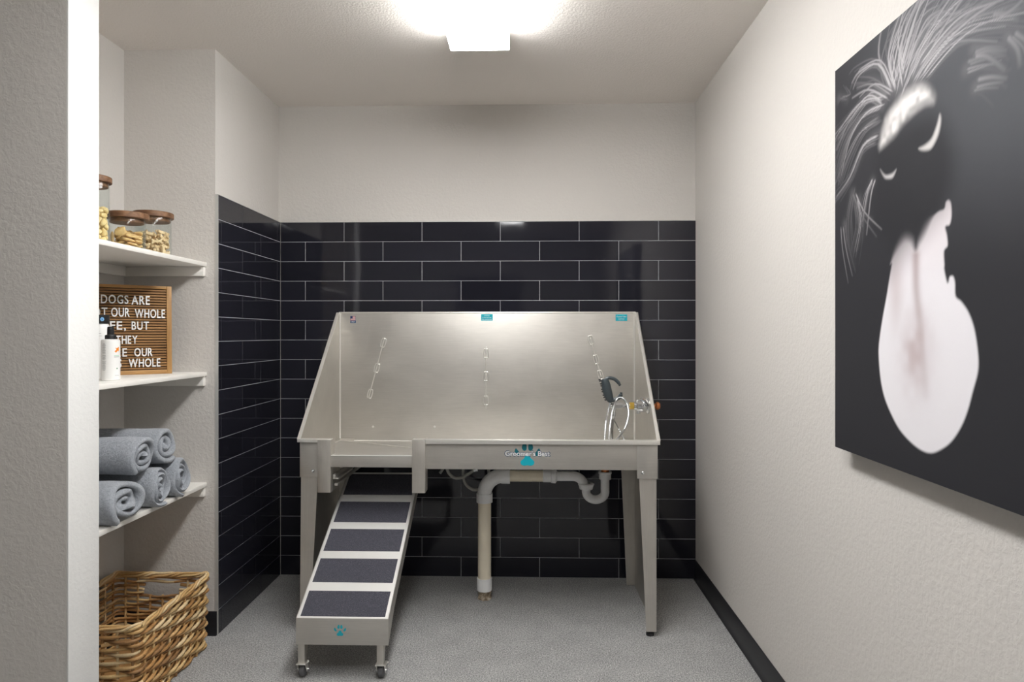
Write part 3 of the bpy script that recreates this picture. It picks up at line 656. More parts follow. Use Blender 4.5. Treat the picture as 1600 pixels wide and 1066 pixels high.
BISC = {'bone':[(-201,-345,69,314,0,-20),(-500,-104,209,-168,-157,-125),(-295,219,69,0,0,259),(479,-178,209,45,-157,-82),(134,493,209,85,157,217),(426,123,124,157,0,-165),(134,288,69,0,0,-311),(-203,440,187,-160,45,41),(-295,-149,153,0,-59,-172),(-329,165,197,0,-314,30),(255,-256,69,0,314,-117),(250,-204,197,314,0,-122),(-406,156,380,157,0,167),(-37,-484,390,-167,-280,-2),(159,329,252,-157,0,273),(-24,-436,193,-5,-280,-5),(268,-261,325,0,0,151),(340,-351,521,154,9,-239),(-31,-112,132,0,273,-153),(-164,-111,283,53,21,276),(-56,194,253,75,-285,-97),(32,437,603,-64,188,130),(393,28,394,-24,53,118),(-282,-314,426,146,7,289),(216,403,600,21,171,265),(162,-249,474,265,-78,58),(195,152,406,-11,-82,32),(437,212,510,-166,47,197),(41,-346,564,-58,272,-126),(-123,195,440,24,16,-8),(-213,438,493,137,63,36),(-219,-76,413,-17,55,122),(-197,-361,728,-1,-91,-186),(420,-142,683,5,244,-188),(-157,-176,693,-11,91,113),(-33,59,526,15,25,-55),(-26,167,687,-297,-23,141),(-436,-150,612,-218,-58,-120),(135,-415,783,41,-287,32),(288,209,660,33,283,91),(400,176,820,-9,-268,-115),(-80,-501,1105,-140,-143,-29),(16,-137,742,81,-254,-45),(113,-44,781,83,-265,-57),(-363,112,647,-63,-37,-127),(193,90,817,-223,16,199),(401,-168,899,3,15,118),(-267,162,726,48,258,-160),(-461,160,853,150,-18,-187),(124,-347,934,11,18,196),(17,510,1014,-146,155,9),(361,-329,1162,-135,75,-222),(-330,-141,877,66,285,31),(-233,299,822,76,58,148),(-315,-344,1103,-64,-187,-84),(-168,366,979,60,-211,-33),(152,395,1020,158,205,37),(484,13,1054,-166,-12,-152),(47,160,975,-16,-4,31),(353,87,1082,-130,109,184),(-374,-9,1005,86,8,76),(125,-116,1028,14,-306,66),(-376,215,1153,36,214,-15),(249,-262,1108,-168,12,75),(-116,247,1145,-204,-2,102),(-356,-103,1111,232,30,-204),(270,264,1134,101,-39,-279),(-42,18,1158,-282,11,95),(-95,-384,1317,-102,61,16),(-145,-266,1087,161,-229,-79),(113,-89,1200,-241,12,95),(346,266,1304,-45,-21,-93)],'cookie':[(-214,428,219,9,-157,195),(264,237,124,-51,314,-83),(-110,-275,59,314,0,-108),(211,-226,113,34,-4,218),(-465,14,179,-157,0,155),(-185,146,59,0,0,12),(267,-122,212,23,-308,-96),(-303,88,299,-11,83,-24),(237,182,304,16,21,276),(-110,-275,221,-4,282,43),(206,-275,352,-8,-292,63),(245,236,404,308,-26,-83),(-46,387,241,154,-36,-267),(293,-191,506,-271,1,99),(-39,-63,398,45,242,-20),(-337,-332,428,190,151,-49),(-280,93,435,-76,-38,-203),(177,296,492,13,291,-55),(-47,-38,532,78,-285,102),(231,257,620,8,289,-73),(21,-429,621,-127,283,15),(-116,2,609,79,-29,-212),(-111,312,617,-247,-32,-162),(-238,278,685,-62,-35,63),(-170,-273,589,-119,-196,-76),(-305,174,819,-313,-70,-52)],'treat':[(-46,358,79,0,314,49),(284,-181,79,0,-314,6),(-117,-314,79,-314,0,73),(-325,-62,97,-87,0,72),(279,267,94,-79,0,232),(178,-19,94,-157,0,-282),(400,7,146,-157,83,160),(-394,61,189,-174,-75,-166),(329,197,261,313,-4,-105),(-258,-221,94,-157,0,-242),(-35,158,156,-2,255,205),(-253,222,79,314,0,-80),(85,-377,132,-10,-66,-288),(143,203,160,-238,26,-108),(-78,378,242,79,0,-293),(296,-144,256,95,8,-90),(170,-289,245,80,288,-77),(-62,-91,142,0,-94,-85),(182,66,321,-61,231,40),(-94,-346,289,-63,-65,17),(329,-225,430,164,21,-214),(-332,-224,275,157,-2,217),(-344,203,293,145,77,100),(-160,48,248,45,15,270),(121,374,377,217,100,-32),(340,212,424,-158,-4,-102),(122,-143,356,249,-28,-64),(-357,-132,447,20,292,-121),(395,-5,433,13,153,-147),(-196,-159,321,157,78,218),(-210,252,377,-84,57,-97),(-42,-375,948,-156,-8,15),(156,248,533,-149,-58,102),(10,232,361,248,50,-79),(91,-328,436,-234,43,-93),(216,-338,603,-158,2,56),(-374,137,549,-147,-35,-196),(-211,20,427,164,17,250),(-22,82,430,-88,-57,229),(-168,350,552,-15,-225,49),(362,165,639,-152,43,203),(-208,-344,499,141,103,-61),(-250,-292,714,-6,260,-72),(-54,-398,588,143,103,-20),(400,-39,773,-174,-108,155),(6,336,589,-106,10,-188),(-216,111,615,206,82,103),(-316,244,758,-128,122,-216),(-71,-161,519,-285,27,56),(342,-213,820,175,-106,94),(-67,394,776,-172,-76,22),(146,-15,522,-58,-253,-49),(109,319,734,229,-7,122),(-324,-88,602,-106,14,10),(220,-142,587,76,-34,56),(88,-301,759,-80,-299,77),(-30,54,636,91,282,83),(-119,-188,721,163,40,-67),(-313,-223,832,-296,-51,-98),(230,86,689,-191,-62,-104),(-123,157,757,68,260,-140),(20,-84,724,-30,-67,249),(-221,-232,1022,19,-265,15),(399,1,1020,-161,12,-159),(270,293,835,-138,-243,-80),(-336,15,779,-72,290,-27),(-81,237,885,60,-63,302),(132,-7,849,-124,-58,-106),(-327,-66,951,-169,-16,-10),(-194,-332,1159,-21,-73,264),(-10,-132,896,15,66,-91),(-270,285,1045,61,122,-245),(191,-317,976,-54,101,160),(270,160,930,-1,89,-162),(367,154,1191,143,-61,-112),(105,334,994,-15,77,-217),(-321,102,928,87,10,299),(-30,104,972,-101,-310,31),(274,-184,1045,107,271,-88),(127,289,1197,-50,-17,-2),(21,-408,1187,140,150,-10),(78,-233,1078,207,-109,-72),(0,-26,1097,39,-271,-28),(-389,77,1106,168,-11,-178),(-214,62,1124,147,-18,-165),(194,89,1069,76,61,-101),(-67,-164,1177,-230,-104,54),(73,373,1313,-47,-26,-20),(269,-274,1255,-75,292,79),(258,-82,1178,44,-14,-259),(-82,324,1043,68,34,202),(-136,304,1224,-258,26,157)]}
def fill(kind, origin, protos, label, group, sel, name):
    for i, (x, y, z, a, b, c) in enumerate(BISC[kind]):
        if not sel(x, y, z): continue
        p = protos[i % len(protos)]
        o = bpy.data.objects.new(name, p); C.objects.link(o)
        o.location = origin + Vector((x, y, z)) / 10000.0; o.rotation_euler = (a / 100, b / 100, c / 100)
        tag(o, label, 'dog treat', group)
def proto(mb, mat):
    o = mb.build('proto', mat, smooth=50); me = o.data; bpy.data.objects.remove(o); return me
fill('bone', J3, [proto(bone_mb(), M['bone'])], 'bone-shaped dog biscuit piled in the glass jar nearest the tiled wall', 'bone biscuits in the jar', lambda x, y, z: z < 930, 'bone_biscuit')
fill('cookie', J2, [proto(lump_mb(0.041, 0.032, 0.0095, s), M['cookie']) for s in (1, 2, 3)], 'flat golden dog biscuit lying in the short glass jar', 'golden biscuits in the jar', lambda x, y, z: z < 640, 'dog_biscuit')
fill('treat', J1, [proto(lump_mb(0.027, 0.0165, 0.0135, s, 0.3), M['treat']) for s in (4, 5, 6)], 'small pale yellow dog treat in the tall glass jar', 'yellow treats in the jar', lambda x, y, z: x > -150, 'dog_treat')

# ------------------------------------------------------------------ slatted letter board
BA = math.atan2(0.616, 0.79)
BW, BH = 0.312, 0.352
bx1, by1 = -1.443, -0.800
bcx, bcy = bx1 - math.cos(BA) * BW / 2, by1 - math.sin(BA) * BW / 2
lb = thing('letter_board', 'brown slatted wood letter board with white letters about dogs, leaning in the niche', 'letter board', (bcx, bcy, SH['mid']), BA)
lb.rotation_euler = (math.radians(-2.0), 0, BA)
fr = 0.018; hw = BW / 2
fo = MB()
MB().bbox(hw - fr, hw, 0, 0.020, 0, BH, 0.0015).build('frame', M['frame_wood'], lb)
MB().bbox(-hw, -hw + fr, 0, 0.020, 0, BH, 0.0015).build('frame', M['frame_wood'], lb)
MB().bbox(-hw + fr, hw - fr, 0, 0.020, 0, 0.017, 0.0015).build('frame', M['frame_wood_h'], lb)
MB().bbox(-hw + fr, hw - fr, 0, 0.020, BH - 0.012, BH, 0.0015).build('frame', M['frame_wood_h'], lb)
sl_ = MB(); nS = 30; z0, z1 = 0.018, BH - 0.013; ps = (z1 - z0) / nS
for i in range(nS): sl_.bbox(-hw + fr, hw - fr, 0.005, 0.013, z0 + i * ps + 0.0017, z0 + (i + 1) * ps - 0.0017, 0.001, 1)
slo = sl_.build('slat_panel', M['slat_wood'], lb)
MB().box(-hw + fr, hw - fr, 0.0125, 0.017, 0.010, BH - 0.006).build('groove_backing', M['groove'], lb)
# each word: text, left and right edge along the board (metres from the right-hand edge), height of the row centre
WORDS = [('DOGS', -0.2432, -0.1521, 0.2939, 0.0321), ('ARE', -0.1413, -0.0784, 0.2929, 0.034), ('OUR', -0.2097, -0.1478, 0.2437, 0.0335), ('WHOLE', -0.1304, -0.0252, 0.2406, 0.033), ('BUT', -0.1413, -0.0818, 0.1922, 0.0315), ('THEY', -0.195, -0.1216, 0.137, 0.0311), ('OUR', -0.1326, -0.0694, 0.0875, 0.0315), ('WHOLE', -0.1521, -0.0423, 0.0458, 0.0316), ('NOT', -0.2943, -0.2223, 0.2437, 0.0335), ('LIFE,', -0.2488, -0.1608, 0.1922, 0.0315), ('MAKE', -0.2575, -0.1575, 0.0875, 0.0315), ('LIVES', -0.2638, -0.1758, 0.0458, 0.0316)]
for txt, xa, xb, zc, hc in WORDS:
    gl = [glyphs(ch, 1.0, 0.011, 0.0) for ch in txt]
    H0 = 0.72
    def ext(g): return (min(v.x for v in g[0]), max(v.x for v in g[0]))
    gap = 0.13
    tot = sum(ext(g)[1] - ext(g)[0] for g in gl) + gap * (len(gl) - 1)
    sx = (xb - xa) / tot; x = hw - 0 + xa
    ylo = min(v.y for v in glyphs('H')[0]); yhi = max(v.y for v in glyphs('H')[0]); sy = hc / (yhi - ylo)
    for ch, g in zip(txt, gl):
        e0, e1 = ext(g); mb = MB()
        n = len(g[0]); flat = [(x + (v.x - e0) * sx, -0.0035, zc + (v.y - (ylo + yhi) / 2) * sy) for v in g[0]]
        # solid letter: front face, back face and the rim between them
        edges = {}
        for f in g[1]:
            for a, b in zip(f, f[1:] + f[:1]):
                if (b, a) in edges: del edges[(b, a)]
                else: edges[(a, b)] = 1
        back = [(p[0], 0.005, p[2]) for p in flat]
        mb.add(flat + back, list(g[1]) + [tuple(i + n for i in reversed(f)) for f in g[1]] + [(b, a, a + n, b + n) for a, b in edges])
        mb.build('letter', M['white'], lb, smooth=0)
        x += (e1 - e0 + gap) * sx

# ------------------------------------------------------------------ bottles in front of the board
def bottle_marks(parent, r, marks):
    """printed marks wrapped on the bottle: angle (deg), width (m), z0, z1, material"""
    by = {}
    for ang, wd, z0, z1, m in marks:
        mb = by.setdefault(m, MB()); n = 6; vs = []
        for i in range(n + 1):
            a = math.radians(ang) + (i / n - 0.5) * wd / r
            for z in (z0, z1): vs.append(((r + 0.0004) * math.cos(a), (r + 0.0004) * math.sin(a), z))
        mb.add(vs, [(2 * i, 2 * i + 2, 2 * i + 3, 2 * i + 1) for i in range(n)])
    for m, mb in by.items(): mb.build('printed_label', M[m], parent, smooth=60)
sx_, sy_ = -1.441, -1.190
sb = thing('spray_bottle', 'slim white spray bottle with black pump and orange arrow mark, on the shelf edge', 'bottle', (sx_, sy_, SH['mid']))
bb = MB().lathe([(0, 0), (0.026, 0), (0.029, 0.003), (0.029, 0.134), (0.0275, 0.139), (0.022, 0.141), (0.014, 0.142), (0.014, 0.146), (0, 0.146)], n=40).build('body', M['bottle_white'], sb)
pump = MB().lathe([(0, 0.140), (0.0165, 0.140), (0.0165, 0.154), (0.0155, 0.156), (0.011, 0.157), (0.0105, 0.176), (0.0095, 0.184), (0.0, 0.185)], n=28)
for i in range(20):
    a = 2 * PI * i / 20; pump.box(0.0163 * math.cos(a) - 0.0006, 0.0163 * math.cos(a) + 0.0006, 0.0163 * math.sin(a) - 0.0006, 0.0163 * math.sin(a) + 0.0006, 0.141, 0.153)
pump.build('pump', M['black'], sb)
MB().cyl((0.004, -0.006, 0.178), (0.010, -0.014, 0.178), 0.003, 10).build('nozzle', M['darkgrey'], sb)
face = math.degrees(math.atan2(-3.4 - sy_, -sx_))   # towards the middle of the room
L = []
for i in range(26):
    if i in (10, 16): continue
    L.append((face - 42, 0.014 * (0.7 + 0.3 * ((i * 7) % 5) / 4), 0.126 - i * 0.0036, 0.1272 - i * 0.0036, 'label_grey'))
L += [(face + 38, 0.018, 0.084, 0.087, 'label_mint'), (face + 38, 0.018, 0.080, 0.0815, 'label_grey'), (face + 40, 0.015, 0.017, 0.018, 'label_grey')]
for i in range(9): L.append((face + 40, 0.0046 * math.sin(PI * (i + 0.5) / 9), 0.0385 + i * 0.0006, 0.0391 + i * 0.0006, 'label_green'))
bottle_marks(bb, 0.029, L)
ar = MB(); A0 = math.radians(face + 40)
def on(u, v, r=0.0295): a = A0 + u / r; return (r * math.cos(a), r * math.sin(a), v)
arrow = [(-0.0090, 0.1000), (-0.0020, 0.1070), (-0.0065, 0.1115), (0.0075, 0.1150), (0.0075, 0.0985), (0.0030, 0.1025), (-0.0040, 0.0955)]
ar.add([on(a, b) for a, b in arrow], [(0, 1, 5, 6), (1, 2, 3), (1, 3, 5), (3, 4, 5)])
ar.build('arrow_mark', M['orange'], bb, smooth=0)
b2 = thing('shampoo_bottle', 'round-shouldered white bottle with dark cap, standing behind the spray bottle', 'bottle', (-1.548, -1.085, SH['mid']))
bb2 = MB().lathe([(0, 0), (0.031, 0), (0.034, 0.004), (0.034, 0.165), (0.032, 0.180), (0.027, 0.193), (0.0245, 0.197), (0, 0.197)], n=40).build('body', M['bottle_white'], b2)
MB().lathe([(0, 0.197), (0.0285, 0.197), (0.0295, 0.199), (0.0295, 0.226), (0.028, 0.228), (0, 0.228)], n=36).build('cap', M['black'], b2)
f2 = math.degrees(math.atan2(-3.4 + 1.085, 1.548))
mk = [(f2 - 5, 0.012, 0.160, 0.1615, 'label_grey'), (f2 + 30, 0.008, 0.150, 0.156, 'label_mint'), (f2 - 5, 0.016, 0.152, 0.153, 'label_grey')]
bottle_marks(bb2, 0.034, mk)
c2 = MB(); A2 = math.radians(f2 + 12)
for i in range(7):
    q = 2 * PI * i / 7; c2.prism([(0.0299 * math.cos(A2 + (0.004 * math.cos(q) + 0.0028 * math.cos(t)) / 0.03), 0.0299 * math.sin(A2 + (0.004 * math.cos(q) + 0.0028 * math.cos(t)) / 0.03), 0.212 + 0.0045 * math.sin(q) + 0.0028 * math.sin(t)) for t in [2 * PI * j / 8 for j in range(8)]], (0.0004 * math.cos(A2), 0.0004 * math.sin(A2), 0))
c2.build('cap_mark', M['label_blue'], b2, smooth=0)

# ------------------------------------------------------------------ rolled towels
def towel(label, y, zc, ry_, rz_, x1, seed, turns=3.2, start=0.0, tail=0.0, x0=-1.695, loose=0.0, yaw=0.0, tilt=0.0):
    r_ = random.Random(seed); N = int(turns * 44); LN = 16
    t = thing('rolled_towel', label, 'towel', (x1, y, zc), yaw, 'rolled grey towels on the lower shelf')
    start = -PI / 2 - turns * 2 * PI + start
    pit = 1.0 / (turns + 0.35)
    ph = [r_.uniform(0, 6.28) for _ in range(10)]
    def rad(th): return pit * (0.30 + th / (2 * PI))
    prof = []
    for i in range(N + 1):
        th = 2 * PI * turns * i / N; R = rad(th)
        wob = 1 + (0.05 + loose) * math.sin(2 * th + ph[0] + R * 3) * (1.15 - R) + loose * math.sin(3.3 * th + ph[1]) * 0.6 * (1.2 - R)
        a = th + start
        ro_ = (R + pit * 0.40) * (wob if R < 0.85 else 1 + 0.02 * math.sin(3 * th + ph[2])); ri_ = (R - pit * 0.42) * wob
        off = 0.006 * math.sin(th * 0.9 + ph[3]) + 0.004 * math.sin(th * 2.3 + ph[4]) - 0.010 * (1 - R) + loose * 0.05 * math.sin(th * 1.7 + ph[5])
        prof.append((a, ro_, ri_, off))
    mb = MB(); vs = []; fs = []
    secs = []                                       # closed cross-section strips: outer, inner, rounded ends
    xs = [i / LN for i in range(LN + 1)]
    def pt(a, r, x):
        dr_ = 0.012 * math.sin(x * 19 + ph[6] + 2 * a) + 0.010 * math.sin(x * 31 + ph[7] - a)
        cy, cz = math.cos(a), math.sin(a)
        # squared a little where it rests
        flat = 1 - 0.05 * max(0, -cz) ** 2
        return (x, cy * (r + dr_ * r) * ry_, cz * (r + dr_ * r) * rz_ * flat)
    LX = x1 - x0
    cols = 2 * (LN + 1) + 2
    for (a, ro_, ri_, off) in prof:
        row = []
        for q in xs: row.append(pt(a, ro_, -LX + q * (LX + off) if q < 1 else off - 0.003))
        row.append(pt(a, (ro_ + ri_) / 2, off + 0.003))
        for q in reversed(xs): row.append(pt(a, ri_, -LX + q * (LX + off) if q < 1 else off - 0.003))
        row.append(pt(a, (ro_ + ri_) / 2, -LX - 0.003))
        vs += row
    for i in range(N):
        for j in range(cols):
            j2 = (j + 1) % cols; fs.append((i * cols + j, i * cols + j2, (i + 1) * cols + j2, (i + 1) * cols + j))
    fs.append(tuple(range(cols))); fs.append(tuple(range((N + 1) * cols - 1, N * cols - 1, -1)))
    mb.add(vs, fs)
    tow = mb.build('terry_roll', M['towel'], t, smooth=70)
    # woven hem band near the outer end
    hb = MB(); pr = prof[int(N * 0.55):]
    hv = []
    for (a, ro_, ri_, off) in pr:
        for q in (-0.030, -0.022): p = pt(a, ro_ + 0.012, off + q); hv.append(p)
    hb.add(hv, [(2 * i, 2 * i + 1, 2 * i + 3, 2 * i + 2) for i in range(len(pr) - 1)])
    return t
zl = SH['low']
towel('rolled grey towel lying on the shelf, its end farthest right toward the tile', -0.905, zl + 0.0715, 0.067, 0.074, -1.340, 1, 3.3, -0.2)
towel('rolled grey towel on the shelf, in the middle of the bottom row', -1.066, zl + 0.070, 0.068, 0.072, -1.332, 2, 3.6, 0.3, loose=0.04)
towel('loosely folded grey towel at the wing wall end of the bottom row, ragged end', -1.262, zl + 0.067, 0.094, 0.069, -1.332, 3, 2.6, -0.5, loose=0.12)
towel('rolled grey towel stacked on top, nearer the wing wall', -1.150, zl + 0.196, 0.072, 0.066, -1.345, 4, 2.7, -0.7)
towel('rolled grey towel stacked on top, farther back than the other upper one', -0.975, zl + 0.206, 0.068, 0.068, -1.362, 5, 2.5, 0.6)

# ------------------------------------------------------------------ wicker basket
bk = thing('wicker_basket', 'rectangular natural wicker basket with cut-out handle, on the floor of the niche', 'basket', (-1.49, -1.03, 0))
HX, HY, HB = 0.190, 0.243, 0.287
NST, RW = 33, 19
def rect_path(s, h):
    """point and outward normal on the rounded rectangle at height h, s in 0..1"""
    fl = 0.965 + 0.035 * h / HB; a, b, r = HX * fl, HY * fl, 0.022
    seg = [2 * (b - r), PI * r / 2, 2 * (a - r), PI * r / 2] * 2; tot = sum(seg); d = (s % 1) * tot; i = 0
    while d > seg[i]: d -= seg[i]; i += 1
    cs = [((a, -b + r), (0, 1)), ((a - r, b - r), 0), ((a - r, b), (-1, 0)), ((-a + r, b - r), PI / 2), ((-a, b - r), (0, -1)), ((-a + r, -b + r), PI), ((-a + r, -b), (1, 0)), ((a - r, -b + r), PI * 1.5)]
    p, q = cs[i]
    if i % 2 == 0:
        return Vector((p[0] + q[0] * d, p[1] + q[1] * d, 0)), Vector((q[1], -q[0], 0))
    an = q + d / r; n = Vector((math.cos(an), math.sin(an), 0)); return Vector((p[0], p[1], 0)) + n * r, n
def hole(p, h): return abs(p.x) < 0.072 and h > 0.208 and h < 0.252
wr = random.Random(11)
pal = [lin(198, 160, 106), lin(216, 184, 132), lin(176, 132, 82), lin(228, 202, 158), lin(156, 118, 78), lin(206, 168, 116), lin(190, 146, 94)]
wv = MB(); NS = NST * 8
for row in range(RW):
    h = 0.012 + row * (HB - 0.022) / (RW - 1)
    runs = [[]]; jz = [wr.gauss(0, 0.0005) for _ in range(40)]; rw_ = wr.uniform(0.0052, 0.0060)
    for i in range(NS + 1):
        s = i / NS; p, n = rect_path(s, h); ph = 2 * PI * (s * NST / 3 + row / 3)
        if hole(p, h):
            if runs[-1]: runs.append([])
            continue
        runs[-1].append((p + n * (0.0062 * math.cos(ph)) + Vector((0, 0, h + 0.0020 * math.sin(ph) + jz[(i // 12) % 40])), rw_ + 0.0010 * math.cos(ph), i))
    for run in runs:
        # one stick after another, each its own colour
        i = 0
        while i < len(run) - 1:
            L_ = 24 - ((run[i][2] + row * 8 + 12) % 24); seg = run[i:i + L_ + 1]
            if len(seg) > 1:
                c0 = pal[wr.randrange(len(pal))]; c0 = mix(c0, wr.uniform(0.8, 1.15))
                wv.tube([q[0] for q in seg], [q[1] for q in seg], 7, col=c0, cap=True)
            i += L_
wv.build('woven_side', M['wicker'], bk, smooth=60, color=True)
stk = MB()
for i in range(NST):
    p0, n0 = rect_path((i + 0.5) / NST, 0); p1, n1 = rect_path((i + 0.5) / NST, HB)
    top = 0.208 if abs(p1.x) < 0.07 and abs(p1.y) > 0.2 else HB - 0.004
    stk.tube([(p0.x, p0.y, 0.002), (p0.x + (p1.x - p0.x) * top / HB, p0.y + (p1.y - p0.y) * top / HB, top)], 0.0052, 6, col=pal[i % len(pal)])
stk.build('stake', M['wicker'], bk, smooth=60, color=True)
bk.children[-1]['kind'] = 'stuff'
rim = MB()
for q in range(4):
    P = []; NR = 260
    for i in range(NR):
        s = i / NR; p, n = rect_path(s, HB); a = 2 * PI * (s * 8 + q / 4) + 0.5 * math.sin(s * 90)
        cr = max(0, 1 - abs(abs(p.x) - HX) / 0.03) * max(0, 1 - abs(abs(p.y) - HY) / 0.03)
        P.append(p + n * (0.0062 * math.cos(a)) + Vector((0, 0, HB + 0.002 + 0.008 * cr + 0.0072 * math.sin(a))))
    rim.tube(P, 0.0050, 7, closed=True, col=mix(pal[(q * 2 + 1) % len(pal)], 1.05))
rim.build('braided_rim', M['wicker'], bk, smooth=60, color=True)
MB().bbox(-HX * 0.955, HX * 0.955, -HY * 0.955, HY * 0.955, 0.002, 0.012, 0.003, col=pal[2]).build('base', M['wicker'], bk, color=True)

# ------------------------------------------------------------------ canvas print of a dog with its tongue out
TONGUE= [(0.272, 0.458), (0.261, 0.422), (0.25, 0.385), (0.233, 0.335), (0.218, 0.277), (0.218, 0.239), (0.226, 0.194), (0.241, 0.157), (0.268, 0.122), (0.303, 0.09), (0.345, 0.069), (0.384, 0.058), (0.417, 0.058), (0.448, 0.07), (0.482, 0.092), (0.511, 0.125), (0.53, 0.159), (0.544, 0.196), (0.556, 0.227), (0.559, 0.252), (0.554, 0.287), (0.545, 0.318), (0.53, 0.344), (0.511, 0.363), (0.495, 0.374), (0.493, 0.4), (0.487, 0.413), (0.476, 0.413), (0.47, 0.402), (0.461, 0.427), (0.461, 0.438), (0.46, 0.464), (0.471, 0.473), (0.469, 0.494), (0.464, 0.511), (0.477, 0.513), (0.483, 0.53), (0.481, 0.554), (0.473, 0.563), (0.464, 0.56), (0.459, 0.548), (0.44, 0.546), (0.415, 0.535), (0.39, 0.512), (0.374, 0.495), (0.364, 0.482), (0.352, 0.504), (0.33, 0.515), (0.31, 0.51), (0.284, 0.487), (0.266, 0.459)]
NOSE= [(0.218, 0.727), (0.214, 0.746), (0.229, 0.782), (0.246, 0.807), (0.279, 0.822), (0.32, 0.834), (0.36, 0.835), (0.397, 0.824), (0.423, 0.803), (0.436, 0.78), (0.429, 0.761), (0.397, 0.767), (0.36, 0.763), (0.32, 0.753), (0.29, 0.739), (0.257, 0.731), (0.226, 0.725)]
CRES= [(0.445, 0.74), (0.451, 0.727), (0.445, 0.703), (0.432, 0.686), (0.415, 0.676), (0.388, 0.681), (0.374, 0.691), (0.397, 0.693), (0.419, 0.7), (0.436, 0.722)]
LIP= [(0.224, 0.685), (0.246, 0.667), (0.274, 0.664), (0.292, 0.668), (0.279, 0.652), (0.259, 0.653), (0.241, 0.661)]
GROOVE= [(0.365, 0.466), (0.365, 0.431), (0.367, 0.39), (0.377, 0.337), (0.386, 0.28), (0.394, 0.223), (0.399, 0.178)]
MUZ= [(0.224, 0.734), (0.44, 0.747), (0.33, 0.521), (0.126, 0.671), (0.246, 0.492), (0.457, 0.553), (0.378, 0.646)]
HAIR= [[(0.3, 0.865), (0.33, 0.921), (0.369, 0.971), (0.415, 0.981)], [(0.33, 0.859), (0.378, 0.906), (0.44, 0.937), (0.497, 0.939)], [(0.29, 0.857), (0.268, 0.925), (0.3, 0.976), (0.34, 0.997)], [(0.36, 0.853), (0.423, 0.886), (0.497, 0.899), (0.57, 0.893)], [(0.397, 0.849), (0.481, 0.876), (0.556, 0.876), (0.659, 0.839)], [(0.279, 0.849), (0.224, 0.931), (0.139, 0.947), (0.106, 0.934)], [(0.268, 0.847), (0.188, 0.902), (0.113, 0.921)], [(0.246, 0.843), (0.151, 0.865), (0.072, 0.839), (0.014, 0.794)], [(0.229, 0.831), (0.139, 0.837), (0.058, 0.795), (0.007, 0.712)], [(0.218, 0.804), (0.139, 0.798), (0.072, 0.751), (0.022, 0.694)], [(0.218, 0.761), (0.151, 0.755), (0.086, 0.693), (0.014, 0.654)], [(0.235, 0.841), (0.176, 0.875), (0.099, 0.856), (0.007, 0.824)], [(0.099, 0.657), (0.079, 0.594), (0.086, 0.519)], [(0.113, 0.634), (0.126, 0.572), (0.099, 0.504)], [(0.188, 0.663), (0.164, 0.636), (0.139, 0.564)], [(0.099, 0.657), (0.139, 0.603), (0.212, 0.552)], [(0.029, 0.915), (0.072, 0.906), (0.044, 0.937)], [(0.044, 0.586), (0.058, 0.529), (0.092, 0.451)], [(0.527, 0.791), (0.57, 0.783), (0.616, 0.771)], [(0.556, 0.818), (0.59, 0.81), (0.635, 0.784)], [(0.549, 0.753), (0.583, 0.744), (0.616, 0.728)], [(0.597, 0.86), (0.629, 0.852), (0.659, 0.841)], [(0.635, 0.806), (0.659, 0.778), (0.667, 0.756)]]

CX, CY, CZ, CW, CH = 0.815, -1.631, 0.964, 1.0, 1.003
cvs = thing('canvas_print', 'large dark canvas print of a shaggy dog with its pale tongue out', 'picture', (XR, CY - CW / 2, CZ))
co_ = cvs.location.copy()
us = np.concatenate([np.linspace(0, 0.70, 340), np.linspace(0.70, CW, 40)[1:]]); vs_ = np.linspace(0, CH, 420)
U, V = np.meshgrid(us, vs_)
def smooth_poly(P, n=6): return np.array([(p.x, p.y) for p in spline([(a, b, 0) for a, b in P], n, True)])
def sdist(P):
    """signed distance to a closed outline (inside negative)"""
    d = np.full(U.shape, 9.0); ins = np.zeros(U.shape, bool)
    for (x0, y0), (x1, y1) in zip(P, np.roll(P, -1, 0)):
        dx, dy = x1 - x0, y1 - y0; L2 = dx * dx + dy * dy + 1e-12
        t = np.clip(((U - x0) * dx + (V - y0) * dy) / L2, 0, 1)
        d = np.minimum(d, np.hypot(U - x0 - t * dx, V - y0 - t * dy))
        c = ((y0 > V) != (y1 > V)); xi = x0 + (V - y0) * dx / (dy if abs(dy) > 1e-9 else 1e-9)
        ins ^= c & (U < xi)
    return np.where(ins, -d, d)
def ldist(P):
    d = np.full(U.shape, 9.0); tt = np.zeros(U.shape); n = len(P) - 1
    for i in range(n):
        (x0, y0), (x1, y1) = P[i], P[i + 1]; dx, dy = x1 - x0, y1 - y0; L2 = dx * dx + dy * dy + 1e-12
        t = np.clip(((U - x0) * dx + (V - y0) * dy) / L2, 0, 1); e = np.hypot(U - x0 - t * dx, V - y0 - t * dy)
        m = e < d; d = np.where(m, e, d); tt = np.where(m, (i + t) / n, tt)
    return d, tt
sstep = lambda x, a, b: np.clip((x - a) / (b - a), 0, 1) ** 2 * (3 - 2 * np.clip((x - a) / (b - a), 0, 1))
def L3(r, g, b): return np.array(lin(r, g, b)[:3])
img = np.ones(U.shape + (3,)) * L3(44, 44, 48)
def over(mask, col): 
    global img
    img = img * (1 - mask[..., None]) + col * mask[..., None]
nr = np.random.RandomState(5)
def vnoise(sc, seed):
    q = np.random.RandomState(seed).rand(80, 80); x = U * sc; y = V * sc
    xi, yi = np.floor(x).astype(int) % 79, np.floor(y).astype(int) % 79; fx, fy = x % 1, y % 1
    fx = fx * fx * (3 - 2 * fx); fy = fy * fy * (3 - 2 * fy)
    return (q[yi, xi] * (1 - fx) + q[yi, xi + 1] * fx) * (1 - fy) + (q[yi + 1, xi] * (1 - fx) + q[yi + 1, xi + 1] * fx) * fy
